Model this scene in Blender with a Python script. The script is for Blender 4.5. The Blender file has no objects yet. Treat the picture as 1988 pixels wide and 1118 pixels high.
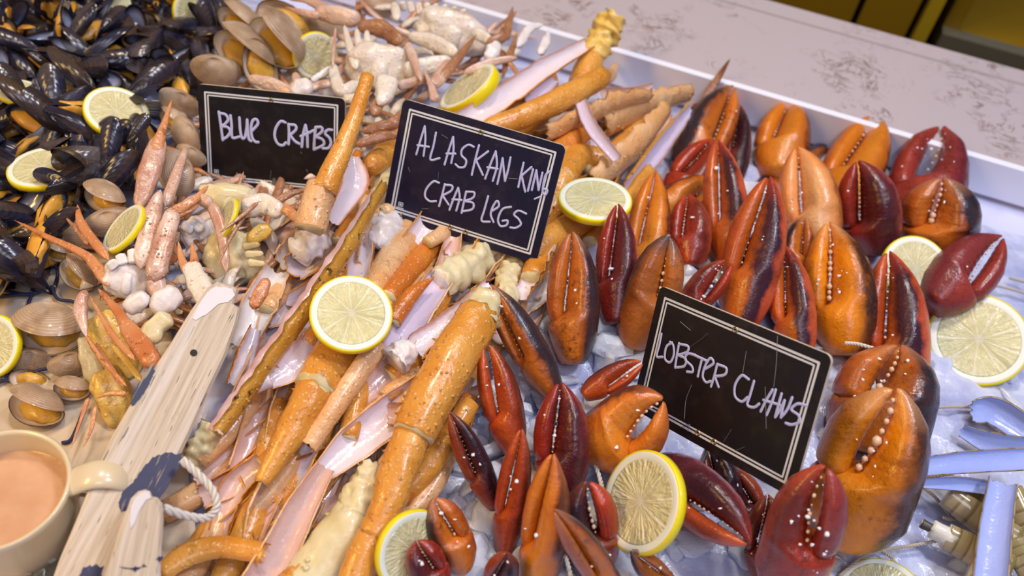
import bpy, bmesh, math, random
import numpy as np
from mathutils import Vector, Matrix, noise as mnoise

# ------------------------------------------------------------------ camera
W, Hh = 1988, 1118
FPX = 1720.0
PITCH = math.radians(48); ROLL = math.radians(9.0)
CAM = np.array([0.0, 0.0, 0.50])
_F = np.array([0, math.cos(PITCH), -math.sin(PITCH)])
_R0 = np.array([1.0, 0, 0]); _U0 = np.array([0, math.sin(PITCH), math.cos(PITCH)])
CR = _R0 * math.cos(ROLL) + _U0 * math.sin(ROLL)
CU = _U0 * math.cos(ROLL) - _R0 * math.sin(ROLL)
scene = bpy.context.scene
COL = scene.collection
cd = bpy.data.cameras.new('camera'); cam = bpy.data.objects.new('camera', cd); COL.objects.link(cam)
cd.sensor_width = 36.0; cd.lens = FPX / W * 36.0; cd.clip_start = 0.01; cd.clip_end = 50
cam.matrix_world = Matrix(((CR[0], CU[0], -_F[0], CAM[0]), (CR[1], CU[1], -_F[1], CAM[1]), (CR[2], CU[2], -_F[2], CAM[2]), (0, 0, 0, 1)))
cd.dof.use_dof = True; cd.dof.focus_distance = 0.56; cd.dof.aperture_fstop = 5.6
scene.camera = cam

# ------------------------------------------------------------------ world, lights, exposure
wd = bpy.data.worlds.new('world'); scene.world = wd; wd.use_nodes = True
wd.node_tree.nodes['Background'].inputs[0].default_value = (0.78, 0.78, 1.0, 1)
wd.node_tree.nodes['Background'].inputs[1].default_value = 0.16
def area(name, loc, target, size, power, col, sy=None):
    l = bpy.data.lights.new(name, 'AREA'); l.size = size; l.energy = power; l.color = col
    if sy: l.shape = 'RECTANGLE'; l.size_y = sy
    o = bpy.data.objects.new(name, l); COL.objects.link(o); o.location = loc
    o.rotation_euler = (Vector(target) - Vector(loc)).to_track_quat('-Z', 'Y').to_euler(); return o
area('ceiling_spot_cool', (0.70, 0.35, 1.5), (0.30, 0.42, 0), 0.22, 7.5, (0.78, 0.82, 1.0))
area('ceiling_spot_middle', (-0.05, 0.85, 1.65), (0.0, 0.5, 0), 0.16, 7.0, (1.0, 0.90, 0.76))
area('ceiling_spot_right', (0.45, 0.95, 1.6), (0.2, 0.45, 0), 0.12, 3.5, (1.0, 0.95, 0.9))
area('ceiling_spot_warm', (-0.75, 0.05, 0.95), (-0.25, 0.3, 0), 0.20, 2.4, (1.0, 0.66, 0.24))
area('warm_lamp_left', (-0.60, 0.0, 0.60), (-0.20, 0.22, 0.03), 0.12, 1.1, (1.0, 0.56, 0.07))
area('front_fill', (0.25, -0.55, 1.6), (0.1, 0.4, 0), 0.6, 4.6, (0.84, 0.86, 1.0))  # added cool fill from behind the camera, brightens surfaces facing it
scene.view_settings.view_transform = 'Standard'; scene.view_settings.look = 'None'
scene.view_settings.exposure = 0.45; scene.view_settings.gamma = 1.0
scene.view_settings.use_curve_mapping = False
try:
    scene.cycles.use_denoising = True
    scene.cycles.max_bounces = 6; scene.cycles.transmission_bounces = 4; scene.cycles.diffuse_bounces = 3
    scene.cycles.caustics_reflective = False; scene.cycles.caustics_refractive = False
except Exception: pass

# ------------------------------------------------------------------ geometry helpers
def ray(px, py):
    return _F * FPX + CR * (px - W / 2) + CU * (Hh / 2 - py)
def P(px, py, z=0.0):
    d = ray(px, py); return CAM + d * ((z - CAM[2]) / d[2])
def PD(px, py, depth):
    return CAM + ray(px, py) * (depth / FPX)
def depth_of(p): return float(np.dot(np.asarray(p) - CAM, _F))
def mpp(p): return depth_of(p) / FPX            # metres per pixel there
def sm(a, b, x):
    t = min(1, max(0, (x - a) / (b - a))); return t * t * (3 - 2 * t)
_b = [(800, 600, .13, .020), (640, 860, .11, .018), (980, 280, .13, .016), (330, 430, .12, .012), (730, 130, .15, .012), (150, 200, .28, .016),
      (1400, 480, .17, .010), (1120, 950, .11, .008), (1700, 760, .10, .006), (1220, 650, .055, .016), (1440, 620, .06, .012)]
BUMPS = [(P(a, b)[0], P(a, b)[1], r, h) for a, b, r, h in _b]
def H(x, y):
    s = 0.004
    for bx, by, r, h in BUMPS:
        q = ((x - bx) ** 2 + (y - by) ** 2) / (r * r)
        if q < 6: s += h * math.exp(-q)
    return s
def PH(px, py, off=0.0):
    z = 0.0
    for _ in range(14):
        p = P(px, py, z); z = 0.4 * z + 0.6 * (H(p[0], p[1]) + off)
    return P(px, py, z)
def unit(v): v = np.asarray(v, float); return v / (np.linalg.norm(v) + 1e-12)
def nz(p, s=1.0): return mnoise.noise(Vector((p[0] * s, p[1] * s, p[2] * s)))
ORG = {}
def mesh_obj(name, V, F, mat, parent=None, attr=None, smooth=True, mi=None, local=False):
    V = np.asarray(V, float)
    if parent is not None and not local: V = V - ORG.get(parent.name, np.zeros(3))
    m = bpy.data.meshes.new(name); m.from_pydata(V.tolist(), [], [tuple(int(i) for i in f) for f in F])
    for x in (mat if isinstance(mat, (list, tuple)) else [mat]): m.materials.append(x)
    if mi is not None: m.polygons.foreach_set('material_index', mi)
    if smooth: m.polygons.foreach_set('use_smooth', [True] * len(m.polygons))
    if attr is not None:
        a = m.attributes.new('cuv', 'FLOAT_VECTOR', 'POINT'); a.data.foreach_set('vector', np.asarray(attr, float).ravel())
    m.update()
    o = bpy.data.objects.new(name, m); COL.objects.link(o)
    if parent is not None:
        o.parent = parent; ORG[o.name] = ORG.get(parent.name, np.zeros(3))
    return o
def tag(o, label, cat, group=None, kind=None):
    if label: o['label'] = label
    if cat: o['category'] = cat
    if group: o['group'] = group
    if kind: o['kind'] = kind
    return o
def thing(name, label, cat, loc=(0, 0, 0), group=None, mat4=None):
    o = bpy.data.objects.new(name, None); COL.objects.link(o); o.empty_display_size = 0.01
    if mat4 is not None: o.matrix_world = mat4
    else: o.location = tuple(loc)
    ORG[o.name] = np.array(loc, float) if mat4 is None else np.zeros(3)
    return tag(o, label, cat, group)
def frame4(X, Y, Z, O):
    return Matrix(((X[0], Y[0], Z[0], O[0]), (X[1], Y[1], Z[1], O[1]), (X[2], Y[2], Z[2], O[2]), (0, 0, 0, 1)))
class MB:
    def __init__(s): s.V = []; s.F = []; s.A = []
    def add(s, V, F, A=None):
        n = len(s.V); s.V += [tuple(v) for v in V]; s.F += [tuple(i + n for i in f) for f in F]
        s.A += [tuple(a) for a in A] if A is not None else [(0, 0, 0)] * len(V)
    def obj(s, name, mat, parent=None, **k): return mesh_obj(name, s.V, s.F, mat, parent, attr=s.A, **k)
def loft(rings, closed=True, cap0=True, cap1=True):
    n = len(rings[0]); V = [p for r in rings for p in r]; F = []
    for i in range(len(rings) - 1):
        for j in range(n if closed else n - 1):
            k = (j + 1) % n
            F.append((i * n + j, i * n + k, (i + 1) * n + k, (i + 1) * n + j))
    if closed and cap0: F.append(tuple(range(n - 1, -1, -1)))
    if closed and cap1: F.append(tuple((len(rings) - 1) * n + j for j in range(n)))
    return V, F
def catmull(pts, n):
    P_ = [np.asarray(p, float) for p in pts]
    if len(P_) == 2: return [P_[0] + (P_[1] - P_[0]) * i / (n - 1) for i in range(n)]
    Q = [2 * P_[0] - P_[1]] + P_ + [2 * P_[-1] - P_[-2]]; out = []; m = len(P_) - 1
    for i in range(n):
        u = i / (n - 1) * m; k = min(int(u), m - 1); t = u - k
        a, b, c, d = Q[k], Q[k + 1], Q[k + 2], Q[k + 3]
        out.append(0.5 * (2 * b + (c - a) * t + (2 * a - 5 * b + 4 * c - d) * t * t + (3 * b - a - 3 * c + d) * t ** 3))
    return out
def tangents(C):
    n = len(C); return [unit(C[min(i + 1, n - 1)] - C[max(i - 1, 0)]) for i in range(n)]
def ico(c, r, sub=1, sc=(1, 1, 1)):
    bm = bmesh.new(); bmesh.ops.create_icosphere(bm, subdivisions=sub, radius=1.0)
    V = [np.asarray(c) + np.array([v.co.x * r * sc[0], v.co.y * r * sc[1], v.co.z * r * sc[2]]) for v in bm.verts]
    F = [tuple(v.index for v in f.verts) for f in bm.faces]; bm.free(); return V, F
def box_vf(a, b):
    x0, y0, z0 = a; x1, y1, z1 = b
    return [(x0, y0, z0), (x1, y0, z0), (x1, y1, z0), (x0, y1, z0), (x0, y0, z1), (x1, y0, z1), (x1, y1, z1), (x0, y1, z1)], \
        [(3, 2, 1, 0), (4, 5, 6, 7), (0, 1, 5, 4), (1, 2, 6, 5), (2, 3, 7, 6), (3, 0, 4, 7)]
def prism(top, off):
    """closed solid from a top polygon (any planar outline) and an offset vector"""
    n = len(top); V = [np.asarray(p, float) for p in top] + [np.asarray(p, float) + off for p in top]
    F = [tuple(range(n)), tuple(range(2 * n - 1, n - 1, -1))] + [(i, n + i, n + (i + 1) % n, (i + 1) % n) for i in range(n)]
    return V, F
def copy_tree(o, parent=None):
    c = o.copy(); COL.objects.link(c)
    if parent is not None: c.parent = parent
    for ch in list(o.children): copy_tree(ch, c)
    return c

# ------------------------------------------------------------------ materials
def lin(h):
    h = h.lstrip('#'); c = [int(h[i:i + 2], 16) / 255 for i in (0, 2, 4)]
    return tuple(x / 12.92 if x <= .04045 else ((x + .055) / 1.055) ** 2.4 for x in c) + (1.0,)
class NT:
    def __init__(s, name):
        s.m = bpy.data.materials.new(name); s.m.use_nodes = True; s.t = s.m.node_tree; s.n = s.t.nodes; s.l = s.t.links
        s.b = s.n['Principled BSDF']
    def node(s, typ, **kw):
        n = s.n.new(typ)
        for k, v in kw.items():
            if k.startswith('i_'):
                key = k[2:]; key = int(key) if key.isdigit() else key
                if hasattr(v, 'is_linked') or isinstance(v, bpy.types.NodeSocket): s.l.new(v, n.inputs[key])
                else: n.inputs[key].default_value = v
            else: setattr(n, k, v)
        return n
    def link(s, a, b): s.l.new(a, b)
    def math(s, op, a, b=0.5, clamp=False):
        n = s.node('ShaderNodeMath', operation=op, i_0=a, i_1=b); n.use_clamp = clamp; return n.outputs[0]
    def mix(s, f, a, b, mode='MIX'):
        n = s.n.new('ShaderNodeMix'); n.data_type = 'RGBA'; n.blend_type = mode
        for i, v in ((0, f), (6, a), (7, b)):
            if isinstance(v, bpy.types.NodeSocket): s.l.new(v, n.inputs[i])
            else: n.inputs[i].default_value = v
        return n.outputs[2]
    def ramp(s, f, stops, interp='LINEAR'):
        n = s.n.new('ShaderNodeValToRGB'); s.l.new(f, n.inputs[0]); e = n.color_ramp.elements; n.color_ramp.interpolation = interp
        while len(e) < len(stops): e.new(0.5)
        for x, (p, c) in zip(e, stops):
            x.position = p; x.color = c if not isinstance(c, (int, float)) else (c, c, c, 1)
        return n.outputs[0]
    def noise(s, scale, vec=None, detail=3, rough=.6, dist=0, out=0):
        n = s.node('ShaderNodeTexNoise'); n.inputs['Scale'].default_value = scale; n.inputs['Detail'].default_value = detail
        n.inputs['Roughness'].default_value = rough; n.inputs['Distortion'].default_value = dist
        if vec is not None: s.l.new(vec, n.inputs['Vector'])
        return n.outputs[out]
    def attr(s, name='cuv'):
        n = s.node('ShaderNodeAttribute', attribute_name=name); return n.outputs['Vector']
    def sep(s, v):
        n = s.node('ShaderNodeSeparateXYZ', i_0=v); return n.outputs
    def obj_co(s):
        """object coordinates shifted by a random amount per object"""
        tc = s.node('ShaderNodeTexCoord'); oi = s.node('ShaderNodeObjectInfo')
        m = s.node('ShaderNodeVectorMath', operation='ADD'); s.l.new(tc.outputs['Object'], m.inputs[0])
        c = s.node('ShaderNodeCombineXYZ'); r = s.math('MULTIPLY', oi.outputs['Random'], 7.0)
        s.l.new(r, c.inputs[0]); s.l.new(r, c.inputs[1]); s.l.new(c.outputs[0], m.inputs[1]); return m.outputs[0]
    def rnd(s): return s.node('ShaderNodeObjectInfo').outputs['Random']
    def bump(s, h, strength=.3, dist=.002):
        n = s.node('ShaderNodeBump', i_Strength=strength, i_Distance=dist, i_Height=h); s.l.new(n.outputs[0], s.b.inputs['Normal']); return n
    def set(s, **k):
        for a, v in k.items():
            i = s.b.inputs[{'col': 'Base Color', 'rough': 'Roughness', 'metal': 'Metallic', 'spec': 'Specular IOR Level', 'coat': 'Coat Weight', 'croug': 'Coat Roughness',
                            'trans': 'Transmission Weight', 'ior': 'IOR', 'sss': 'Subsurface Weight', 'sssr': 'Subsurface Radius', 'ssss': 'Subsurface Scale', 'alpha': 'Alpha', 'sheen': 'Sheen Weight'}[a]]
            if isinstance(v, bpy.types.NodeSocket): s.l.new(v, i)
            else: i.default_value = v
        return s
def flat(name, col, **k):
    t = NT(name); t.set(col=lin(col) if isinstance(col, str) else col, **k); return t.m
M = {}
# ------------------------------------------------------------------ the setting: marble counter, tray, ice, cabinets behind
ZT = 0.035                                       # marble top above the tray floor
def m_marble():
    t = NT('veined_marble'); tc = t.node('ShaderNodeTexCoord').outputs['Object']
    w = t.noise(24, tc, 6, .7, 1.6); v = t.ramp(w, [(.474, 0.0), (.494, 1.0), (.506, 1.0), (.526, 0.0)])
    g = t.ramp(t.noise(14, tc, 2), [(.52, 0.0), (.62, .9)])
    f = t.math('MULTIPLY', v, g)
    f2 = t.math('MULTIPLY', t.ramp(t.noise(22, tc, 4, .6, 2.0), [(.485, 0.0), (.5, .8), (.515, 0.0)]), t.ramp(t.noise(9, tc, 2), [(.55, 0.0), (.68, 1.0)]))
    f = t.math('MAXIMUM', f, f2)
    c = t.mix(t.math('MULTIPLY', f, .9), lin('#bcb0b6'), lin('#6a5648')); t.set(col=c, rough=.16, spec=.5); return t.m
M['marble'] = m_marble()
def m_tray():
    t = NT('wet_white_tray'); tc = t.node('ShaderNodeTexCoord').outputs['Object']
    c = t.mix(t.ramp(t.noise(30, tc, 5), [(.5, 0.0), (.75, .5)]), lin('#d6d8f4'), lin('#b9b9d6')); t.set(col=c, rough=.3); return t.m
M['tray'] = m_tray()
def line2(a, b):                                  # both ends on the marble plane, pushed outwards along the line
    A = P(*a, ZT); B = P(*b, ZT); d = unit(B - A); return A, B, d
IA, IB, du = line2((1205, 101), (1988, 331))
OA, OB, dv = line2((1488, 9), (1988, 123))
du = unit(IB - IA); nrm = np.array([-du[1], du[0], 0])              # away from the camera
ILx = IA - du * 1.6; IRx = IB + du * 1.2
wid = float(np.dot(OA - IA, nrm)); wid2 = float(np.dot(OB - IB, nrm)); WD = (wid + wid2) / 2
def slab(name, a, b, w, z0, z1, mat, bev=.004):
    pts = [a, b, b + nrm * w, a + nrm * w]
    V, F = prism([np.array([p[0], p[1], z1]) for p in pts], np.array([0, 0, z0 - z1]))
    o = mesh_obj(name, V, F, mat, smooth=False); tag(o, None, None, kind='structure')
    md = o.modifiers.new('b', 'BEVEL'); md.width = bev; md.segments = 3
    return o
o = slab('trim_1', ILx, IRx, WD, -.06, ZT, M['marble'], .003); o['label'] = 'veined marble ledge along the back of the fish counter'
# the counter body below the tray, and the tray floor
V, F = prism([np.array([*(q[:2]), -.004]) for q in (ILx - nrm * 1.9, IRx - nrm * 1.9, IRx, ILx)], np.array([0, 0, -.05]))
o = mesh_obj('trim_2', V, F, M['tray'], smooth=False); tag(o, 'white tray bed of the fish counter', None, kind='structure')
# bright aluminium edging at the tray side of the ledge
M['edge'] = flat('bright_lip', '#eef0ff', rough=.25)
V, F = prism([np.array([*(q[:2]), ZT + .0015]) for q in (ILx - nrm * .004, IRx - nrm * .004, IRx + nrm * .0035, ILx + nrm * .0035)], np.array([0, 0, -ZT]))
o = mesh_obj('trim_3', V, F, M['edge'], smooth=False); tag(o, 'bright metal lip where the ledge meets the tray', None, kind='structure')
# groove near the outer edge of the ledge
M['groove'] = flat('ledge_joint', '#a39a9c', rough=.4)
gA = IA + nrm * WD * .83; 
V, F = prism([np.array([*(q[:2]), ZT + .0004]) for q in (ILx + nrm * WD * .82, IRx + nrm * WD * .82, IRx + nrm * WD * .84, ILx + nrm * WD * .84)], np.array([0, 0, -.002]))
o = mesh_obj('trim_4', V, F, M['groove'], smooth=False); tag(o, 'joint line in the marble ledge', None, kind='structure')
# floor, counter front and the ochre cabinets beyond
M['floor'] = flat('dark_floor_tile', '#3a3020', rough=.5)
V, F = prism([np.array([x, y, -.9]) for x, y in ((-4, -3), (4, -3), (4, 5), (-4, 5))], np.array([0, 0, -.05]))
o = mesh_obj('floor', V, F, M['floor'], smooth=False); tag(o, 'dark tiled shop floor', None, kind='structure')
M['body'] = flat('counter_body', '#6d675e', rough=.5)
V, F = prism([np.array([*(q[:2]), -.06]) for q in (ILx - nrm * 1.85 , IRx - nrm * 1.85, IRx + nrm * (WD - .03), ILx + nrm * (WD - .03))], np.array([0, 0, -.84]))
o = mesh_obj('trim_5', V, F, M['body'], smooth=False); tag(o, 'counter body under the marble', None, kind='structure')
def m_ochre():
    t = NT('ochre_panel'); tc = t.node('ShaderNodeTexCoord').outputs['Object']
    c = t.mix(t.noise(2.5, tc, 4), lin('#745808'), lin('#8e6e0c')); t.set(col=c, rough=.42); return t.m
M['ochre'] = m_ochre(); M['dark'] = flat('dark_recess', '#241704', rough=.6); M['steel'] = flat('brushed_steel_beam', '#8f8874', rough=.35, metal=.6)
M['ochre2'] = flat('ochre_edge_bright', '#a38818', rough=.4)
# cabinet faces stand one step behind the counter; the face is a vertical plane parallel to the ledge
BK = WD + .22
def bpt(px, py):                                  # pixel on the vertical cabinet plane
    d = ray(px, py); q = IA + nrm * BK; k = np.dot(q - CAM, nrm) / np.dot(d, nrm); return CAM + d * k
def along(p): return float(np.dot(p - IA, du))
def panel(name, s0, s1, z0, z1, depth, mat, parent):
    b0 = IA + du * s0 + nrm * BK; b1 = IA + du * s1 + nrm * BK
    V, F = prism([np.array([b0[0], b0[1], z0]), np.array([b1[0], b1[1], z0]), np.array([b1[0], b1[1], z1]), np.array([b0[0], b0[1], z1])], nrm * depth)
    return mesh_obj(name, V, F, mat, parent, smooth=False)
s_gap = along(bpt(1661, 25)); s_end = along(bpt(1800, 40)); base = IA + nrm * BK
cb = thing('cabinet', 'ochre cabinet behind the counter with a dark vertical gap between its doors', 'cabinet', (base[0], base[1], -.9))
panel('body', s_gap - 1.6, s_end, -.9, .9, .3, M['dark'], cb)
V = None
for a, b in ((s_gap - 1.59, s_gap - .78), (s_gap - .775, s_gap - .004), (s_gap + .004, s_end - .02)):
    b0 = base + du * a - nrm * .02; b1 = base + du * b - nrm * .02
    V, F = prism([np.array([b0[0], b0[1], -.85]), np.array([b1[0], b1[1], -.85]), np.array([b1[0], b1[1], .88]), np.array([b0[0], b0[1], .88])], nrm * .018)
    dd = mesh_obj('door', V, F, M['ochre'], cb, smooth=False)
b0 = base + du * (s_end - .012) - nrm * .03; b1 = base + du * (s_end + .004) - nrm * .03
V, F = prism([np.array([b0[0], b0[1], -.9]), np.array([b1[0], b1[1], -.9]), np.array([b1[0], b1[1], .9]), np.array([b0[0], b0[1], .9])], nrm * .06)
mesh_obj('corner_post', V, F, M['ochre2'], cb, smooth=False)
# open bay to the right with a steel-fronted shelf running into the dark
c0 = base + du * (s_end + .02)
by = thing('shelf_unit', 'open bay right of the ochre cabinet with a steel-edged shelf and dark recess', 'shelf', (c0[0], c0[1], -.9))
L0, L1 = s_end + .02, s_end + 1.3
def zof(px, py): return float(bpt(px, py)[2])
zs1, zs0 = zof(1830, 50), zof(1830, 78)
def bar(name, s0, s1, n0, n1, z0, z1, mat):
    q = [base + du * s0 + nrm * n0, base + du * s1 + nrm * n0, base + du * s1 + nrm * n1, base + du * s0 + nrm * n1]
    V, F = prism([np.array([*(p[:2]), z1]) for p in q], np.array([0, 0, z0 - z1])); return mesh_obj(name, V, F, mat, by, smooth=False)
bar('steel_edge', L0, L1, -.02, .0, zs0 - .01, zs1, M['steel'])
bar('shelf_board', L0, L1, .0, .16, zs1 - .03, zs1 - .002, M['ochre'])
bar('base_panel', L0, L1, .05, .08, -.9, zs0 - .01, M['dark'])
bar('back_panel', L0, L1, .16, .19, -.9, .9, M['dark'])
bar('side_panel', L0, L0 + .02, .0, .16, zs1, .9, M['ochre'])
o = mesh_obj('wall_back', *prism([np.array([*(q[:2]), -.9]) for q in (ILx + nrm * (WD + 1.3), IRx + nrm * (WD + 1.3), IRx + nrm * (WD + 1.4), ILx + nrm * (WD + 1.4))], np.array([0, 0, 2.2])), flat('back_wall', '#2e2408', rough=.7), smooth=False)
tag(o, 'dark back wall of the shop', None, kind='structure')

# warm ceiling lamp mirrored in the polished ledge
_p = P(1712, 98, ZT); _v = unit(_p - CAM); _r = _v * np.array([1, 1, -1]); _l = bpy.data.lights.new('warm_ceiling_lamp', 'POINT'); _l.energy = 5.0; _l.color = (1, .72, .32); _l.shadow_soft_size = .03
_o = bpy.data.objects.new('warm_ceiling_lamp', _l); COL.objects.link(_o); _o.location = tuple(_p + _r * 2.0)

# ------------------------------------------------------------------ crushed ice bed
def m_ice(name, c1, c2, bs=60):
    t = NT(name); tc = t.node('ShaderNodeTexCoord').outputs['Object']
    v = t.node('ShaderNodeTexVoronoi', feature='F1'); v.inputs['Scale'].default_value = 70; t.link(tc, v.inputs['Vector'])
    n = t.noise(160, tc, 4, .6); h = t.math('ADD', v.outputs['Distance'], t.math('MULTIPLY', n, .5))
    c = t.mix(t.ramp(t.noise(35, tc, 4), [(.35, 0.0), (.7, 1.0)]), lin(c1), lin(c2))
    t.set(col=c, rough=.18, spec=.6, sss=.35, sssr=(.6, .7, 1.0), ssss=.01); t.bump(h, .55, .004); return t.m
M['ice'] = m_ice('crushed_ice', '#d8ddf6', '#a9afda')
NX, NY = 190, 150
gx0, gx1, gy0, gy1 = -.75, .85, .06, 1.3
V = []; idx = {}; F = []
for j in range(NY):
    for i in range(NX):
        x = gx0 + (gx1 - gx0) * i / (NX - 1); y = gy0 + (gy1 - gy0) * j / (NY - 1)
        d = np.dot(np.array([x, y, 0]) - IA, nrm)
        e = sm(0.0, .09, -d - .012)
        dn = nz((x, y, 0), 38) * .006 + nz((x, y, 3), 95) * .004 + abs(nz((x, y, 7), 60)) * .004
        z = (H(x, y) + dn * min(1, H(x, y) / .012)) * e - .004 * (1 - e) - .002
        idx[i, j] = len(V); V.append((x, y, z))
ok = lambda i, j: np.dot(np.array([V[idx[i, j]][0], V[idx[i, j]][1], 0]) - IA, nrm) < -.02
for j in range(NY - 1):
    for i in range(NX - 1):
        if ok(i, j) and ok(i + 1, j) and ok(i + 1, j + 1) and ok(i, j + 1): F.append((idx[i, j], idx[i + 1, j], idx[i + 1, j + 1], idx[i, j + 1]))
o = mesh_obj('crushed_ice', V, F, M['ice']); tag(o, 'bed of crushed ice under the seafood', 'ice', kind='stuff')
# ------------------------------------------------------------------ chalkboard price signs
def m_board(name, base):
    t = NT(name); tc = t.obj_co()
    s = t.math('MULTIPLY', t.ramp(t.noise(60, tc, 5, .7), [(.5, 0.0), (.75, .35)]), t.noise(14, tc, 2))
    c = t.mix(s, lin(base), lin('#6a5d56')); t.set(col=c, rough=.32, spec=.4); return t.m
M['line'] = flat('white_print', '#e2e6f0', rough=.5); M['chalk'] = flat('chalk_pen_ink', '#c2c8f8', rough=.6); M['scratch'] = flat('pale_scratch', '#8f8a86', rough=.6)
M['eyelet'] = flat('brass_eyelet', '#b09a78', rough=.3, metal=.8); M['stake'] = flat('steel_stake', '#a9a79f', rough=.3, metal=.8); M['board_edge'] = flat('worn_board_edge', '#cdb9a4', rough=.6)
def sign(label, q, strokes, org, sc, sw, stake_px, text_label, base_col='#1a161a'):
    """q: centre, across, up, width, width/height of the plaque"""
    O, X, Y, width, asp = (np.array(v, float) if isinstance(v, (list, tuple)) else v for v in q)
    X = unit(X); Y = unit(Y - X * np.dot(X, Y)); Z = np.cross(X, Y); hw = width / 2; hh = hw / asp
    base = O - Y * hh
    root = thing('price_sign', label, 'sign', mat4=frame4(X, Y, Z, base))
    def rr(w_, h_, rad, z, n=7):
        out = []
        for cx, cy, a0 in ((w_ - rad, h_ - rad, 0), (-w_ + rad, h_ - rad, 90), (-w_ + rad, -h_ + rad, 180), (w_ - rad, -h_ + rad, 270)):
            for k in range(n):
                a = math.radians(a0 + 90 * k / (n - 1)); out.append((cx + rad * math.cos(a), cy + hh + rad * math.sin(a), z))
        return out
    T = .0022; rad = width * .035
    V, F = prism([np.array(p) for p in rr(hw, hh, rad, 0)], np.array([0, 0, -T]))
    ob = mesh_obj('board', V, F, [m_board('chalkboard_face', base_col), M['board_edge']], root, smooth=False, mi=[0, 0] + [1] * (len(F) - 2), local=True)
    lw = width * .0115
    def band(i0, i1):
        a = rr(hw - i0, hh - i0, max(.0008, rad - i0), .0003, 4); b = rr(hw - i1, hh - i1, max(.0004, rad - i1), .0003, 4); n = len(a)
        return a + b, [(i, (i + 1) % n, n + (i + 1) % n, n + i) for i in range(n)]
    mb = MB(); mb.add(*band(width * .045, width * .045 + lw)); mb.add(*band(width * .045 + lw * 1.7, width * .045 + lw * 2.5))
    mesh_obj('border', mb.V, mb.F, M['line'], root, smooth=False, local=True)
    # eyelets
    for ex, ey in ((0, hh - width * .06), (-.035 * width * 1.15 - width * .02, -hh + width * .06), (.035 * width * 1.15 - width * .0, -hh + width * .06)):
        rings = []
        for rr_, zz in ((.5, .0004), (.62, .0012), (.9, .0012), (1.0, .0002)):
            rings.append([(ex + width * .016 * rr_ * math.cos(a), ey + hh + width * .016 * rr_ * math.sin(a), zz) for a in np.linspace(0, 2 * math.pi, 15)[:-1]])
        V, F = loft(rings, cap0=False, cap1=False); mesh_obj('eyelet', V, F, M['eyelet'], root, local=True)
    # handwriting: strokes read off the sign, laid on its face
    mb = MB()
    def onface(zx, zy):
        rd = ray(org[0] + zx / sc, org[1] + zy / sc); k = np.dot(O - CAM, Z) / np.dot(rd, Z); p = CAM + rd * k - base
        return np.array([np.dot(p, X), np.dot(p, Y)])
    for st in strokes:
        thin = 1.0
        if isinstance(st, dict): thin = st['w']; st = st['s']
        p2 = [onface(*s) for s in st]; C2 = catmull([np.array([*p, 0]) for p in p2], max(6, 7 * len(p2))); Tn = tangents(C2)
        hwid = sw * width / 2 * (thin if thin > .5 else thin * .7); L = []; R = []
        for c, t in zip(C2, Tn):
            n = np.array([-t[1], t[0], 0]); wv = hwid * (1 + .15 * nz(c, 900)); L.append(c + n * wv); R.append(c - n * wv)
        V = []; m = len(C2)
        for a, b, c in zip(L, R, C2): V += [(a[0], a[1], .0004), (c[0], c[1], .0007), (b[0], b[1], .0004)]
        F = []
        for i in range(m - 1):
            F += [(3 * i, 3 * i + 1, 3 * i + 4, 3 * i + 3), (3 * i + 1, 3 * i + 2, 3 * i + 5, 3 * i + 4)]
        for e, s in ((0, -1), (m - 1, 1)):                     # round ends
            c = C2[e]; t = Tn[e] * s; n = np.array([-t[1], t[0], 0]); k0 = len(V)
            V += [(c[0], c[1], .0007)] + [tuple((c + hwid * (n * math.cos(a) + t * math.sin(a)))[:2]) + (.0004,) for a in np.linspace(0, math.pi, 7)]
            F += [(k0, k0 + j, k0 + j + 1) for j in range(1, 7)]
        if thin > .5: mb.add(V, F)
        else: mesh_obj('scratch', V, F, M['scratch'], root, smooth=False, local=True)
    mesh_obj('lettering', mb.V, mb.F, M['chalk'], root, smooth=False, local=True)
    # small maker's mark in the lower left corner
    mb = MB(); k = width * .016
    if text_label:
        cx, cy = -hw + width * .105, -hh + width * .10
        for a, b in (((cx - k, cy - k * .7), (cx + k, cy + k)),):
            for x0, y0, x1, y1 in ((a[0], a[1], b[0], a[1] + k * .3), (a[0], b[1] - k * .3, b[0], b[1]), (a[0], a[1], a[0] + k * .3, b[1]), (b[0] - k * .3, a[1], b[0], b[1]), (cx - k * .5, cy - k * .2, cx + k * .4, cy + k * .5)):
                mb.add([(x0, y0 + hh, .0004), (x1, y0 + hh, .0004), (x1, y1 + hh, .0004), (x0, y1 + hh, .0004)], [(0, 1, 2, 3)])
        mb.add([(cx - k * 1.5, cy - k * 1.5 + hh, .0004), (cx + k * 1.5, cy - k * 1.5 + hh, .0004), (cx + k * 1.5, cy - k * 1.1 + hh, .0004), (cx - k * 1.5, cy - k * 1.1 + hh, .0004)], [(0, 1, 2, 3)])
        mesh_obj('emblem', mb.V, mb.F, M['line'], root, smooth=False, local=True)
    # stake down into the bed
    rings = []; bot = PH(*stake_px); a = np.array([(bot - base) @ X, (bot - base) @ Y, (bot - base) @ Z])
    top = np.array([0.0, width * .1, -T - .0012])
    ax = unit(a - top); u = unit(np.cross(ax, [0, 0, 1])); v = np.cross(ax, u)
    for c in (top, top + (a - top) * .5, a + ax * .02): rings.append([c + .0016 * (u * math.cos(t) + v * math.sin(t)) for t in np.linspace(0, 2 * math.pi, 9)[:-1]])
    V, F = loft(rings); mesh_obj('stake', V, F, M['stake'], root, local=True)
    return root
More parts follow.
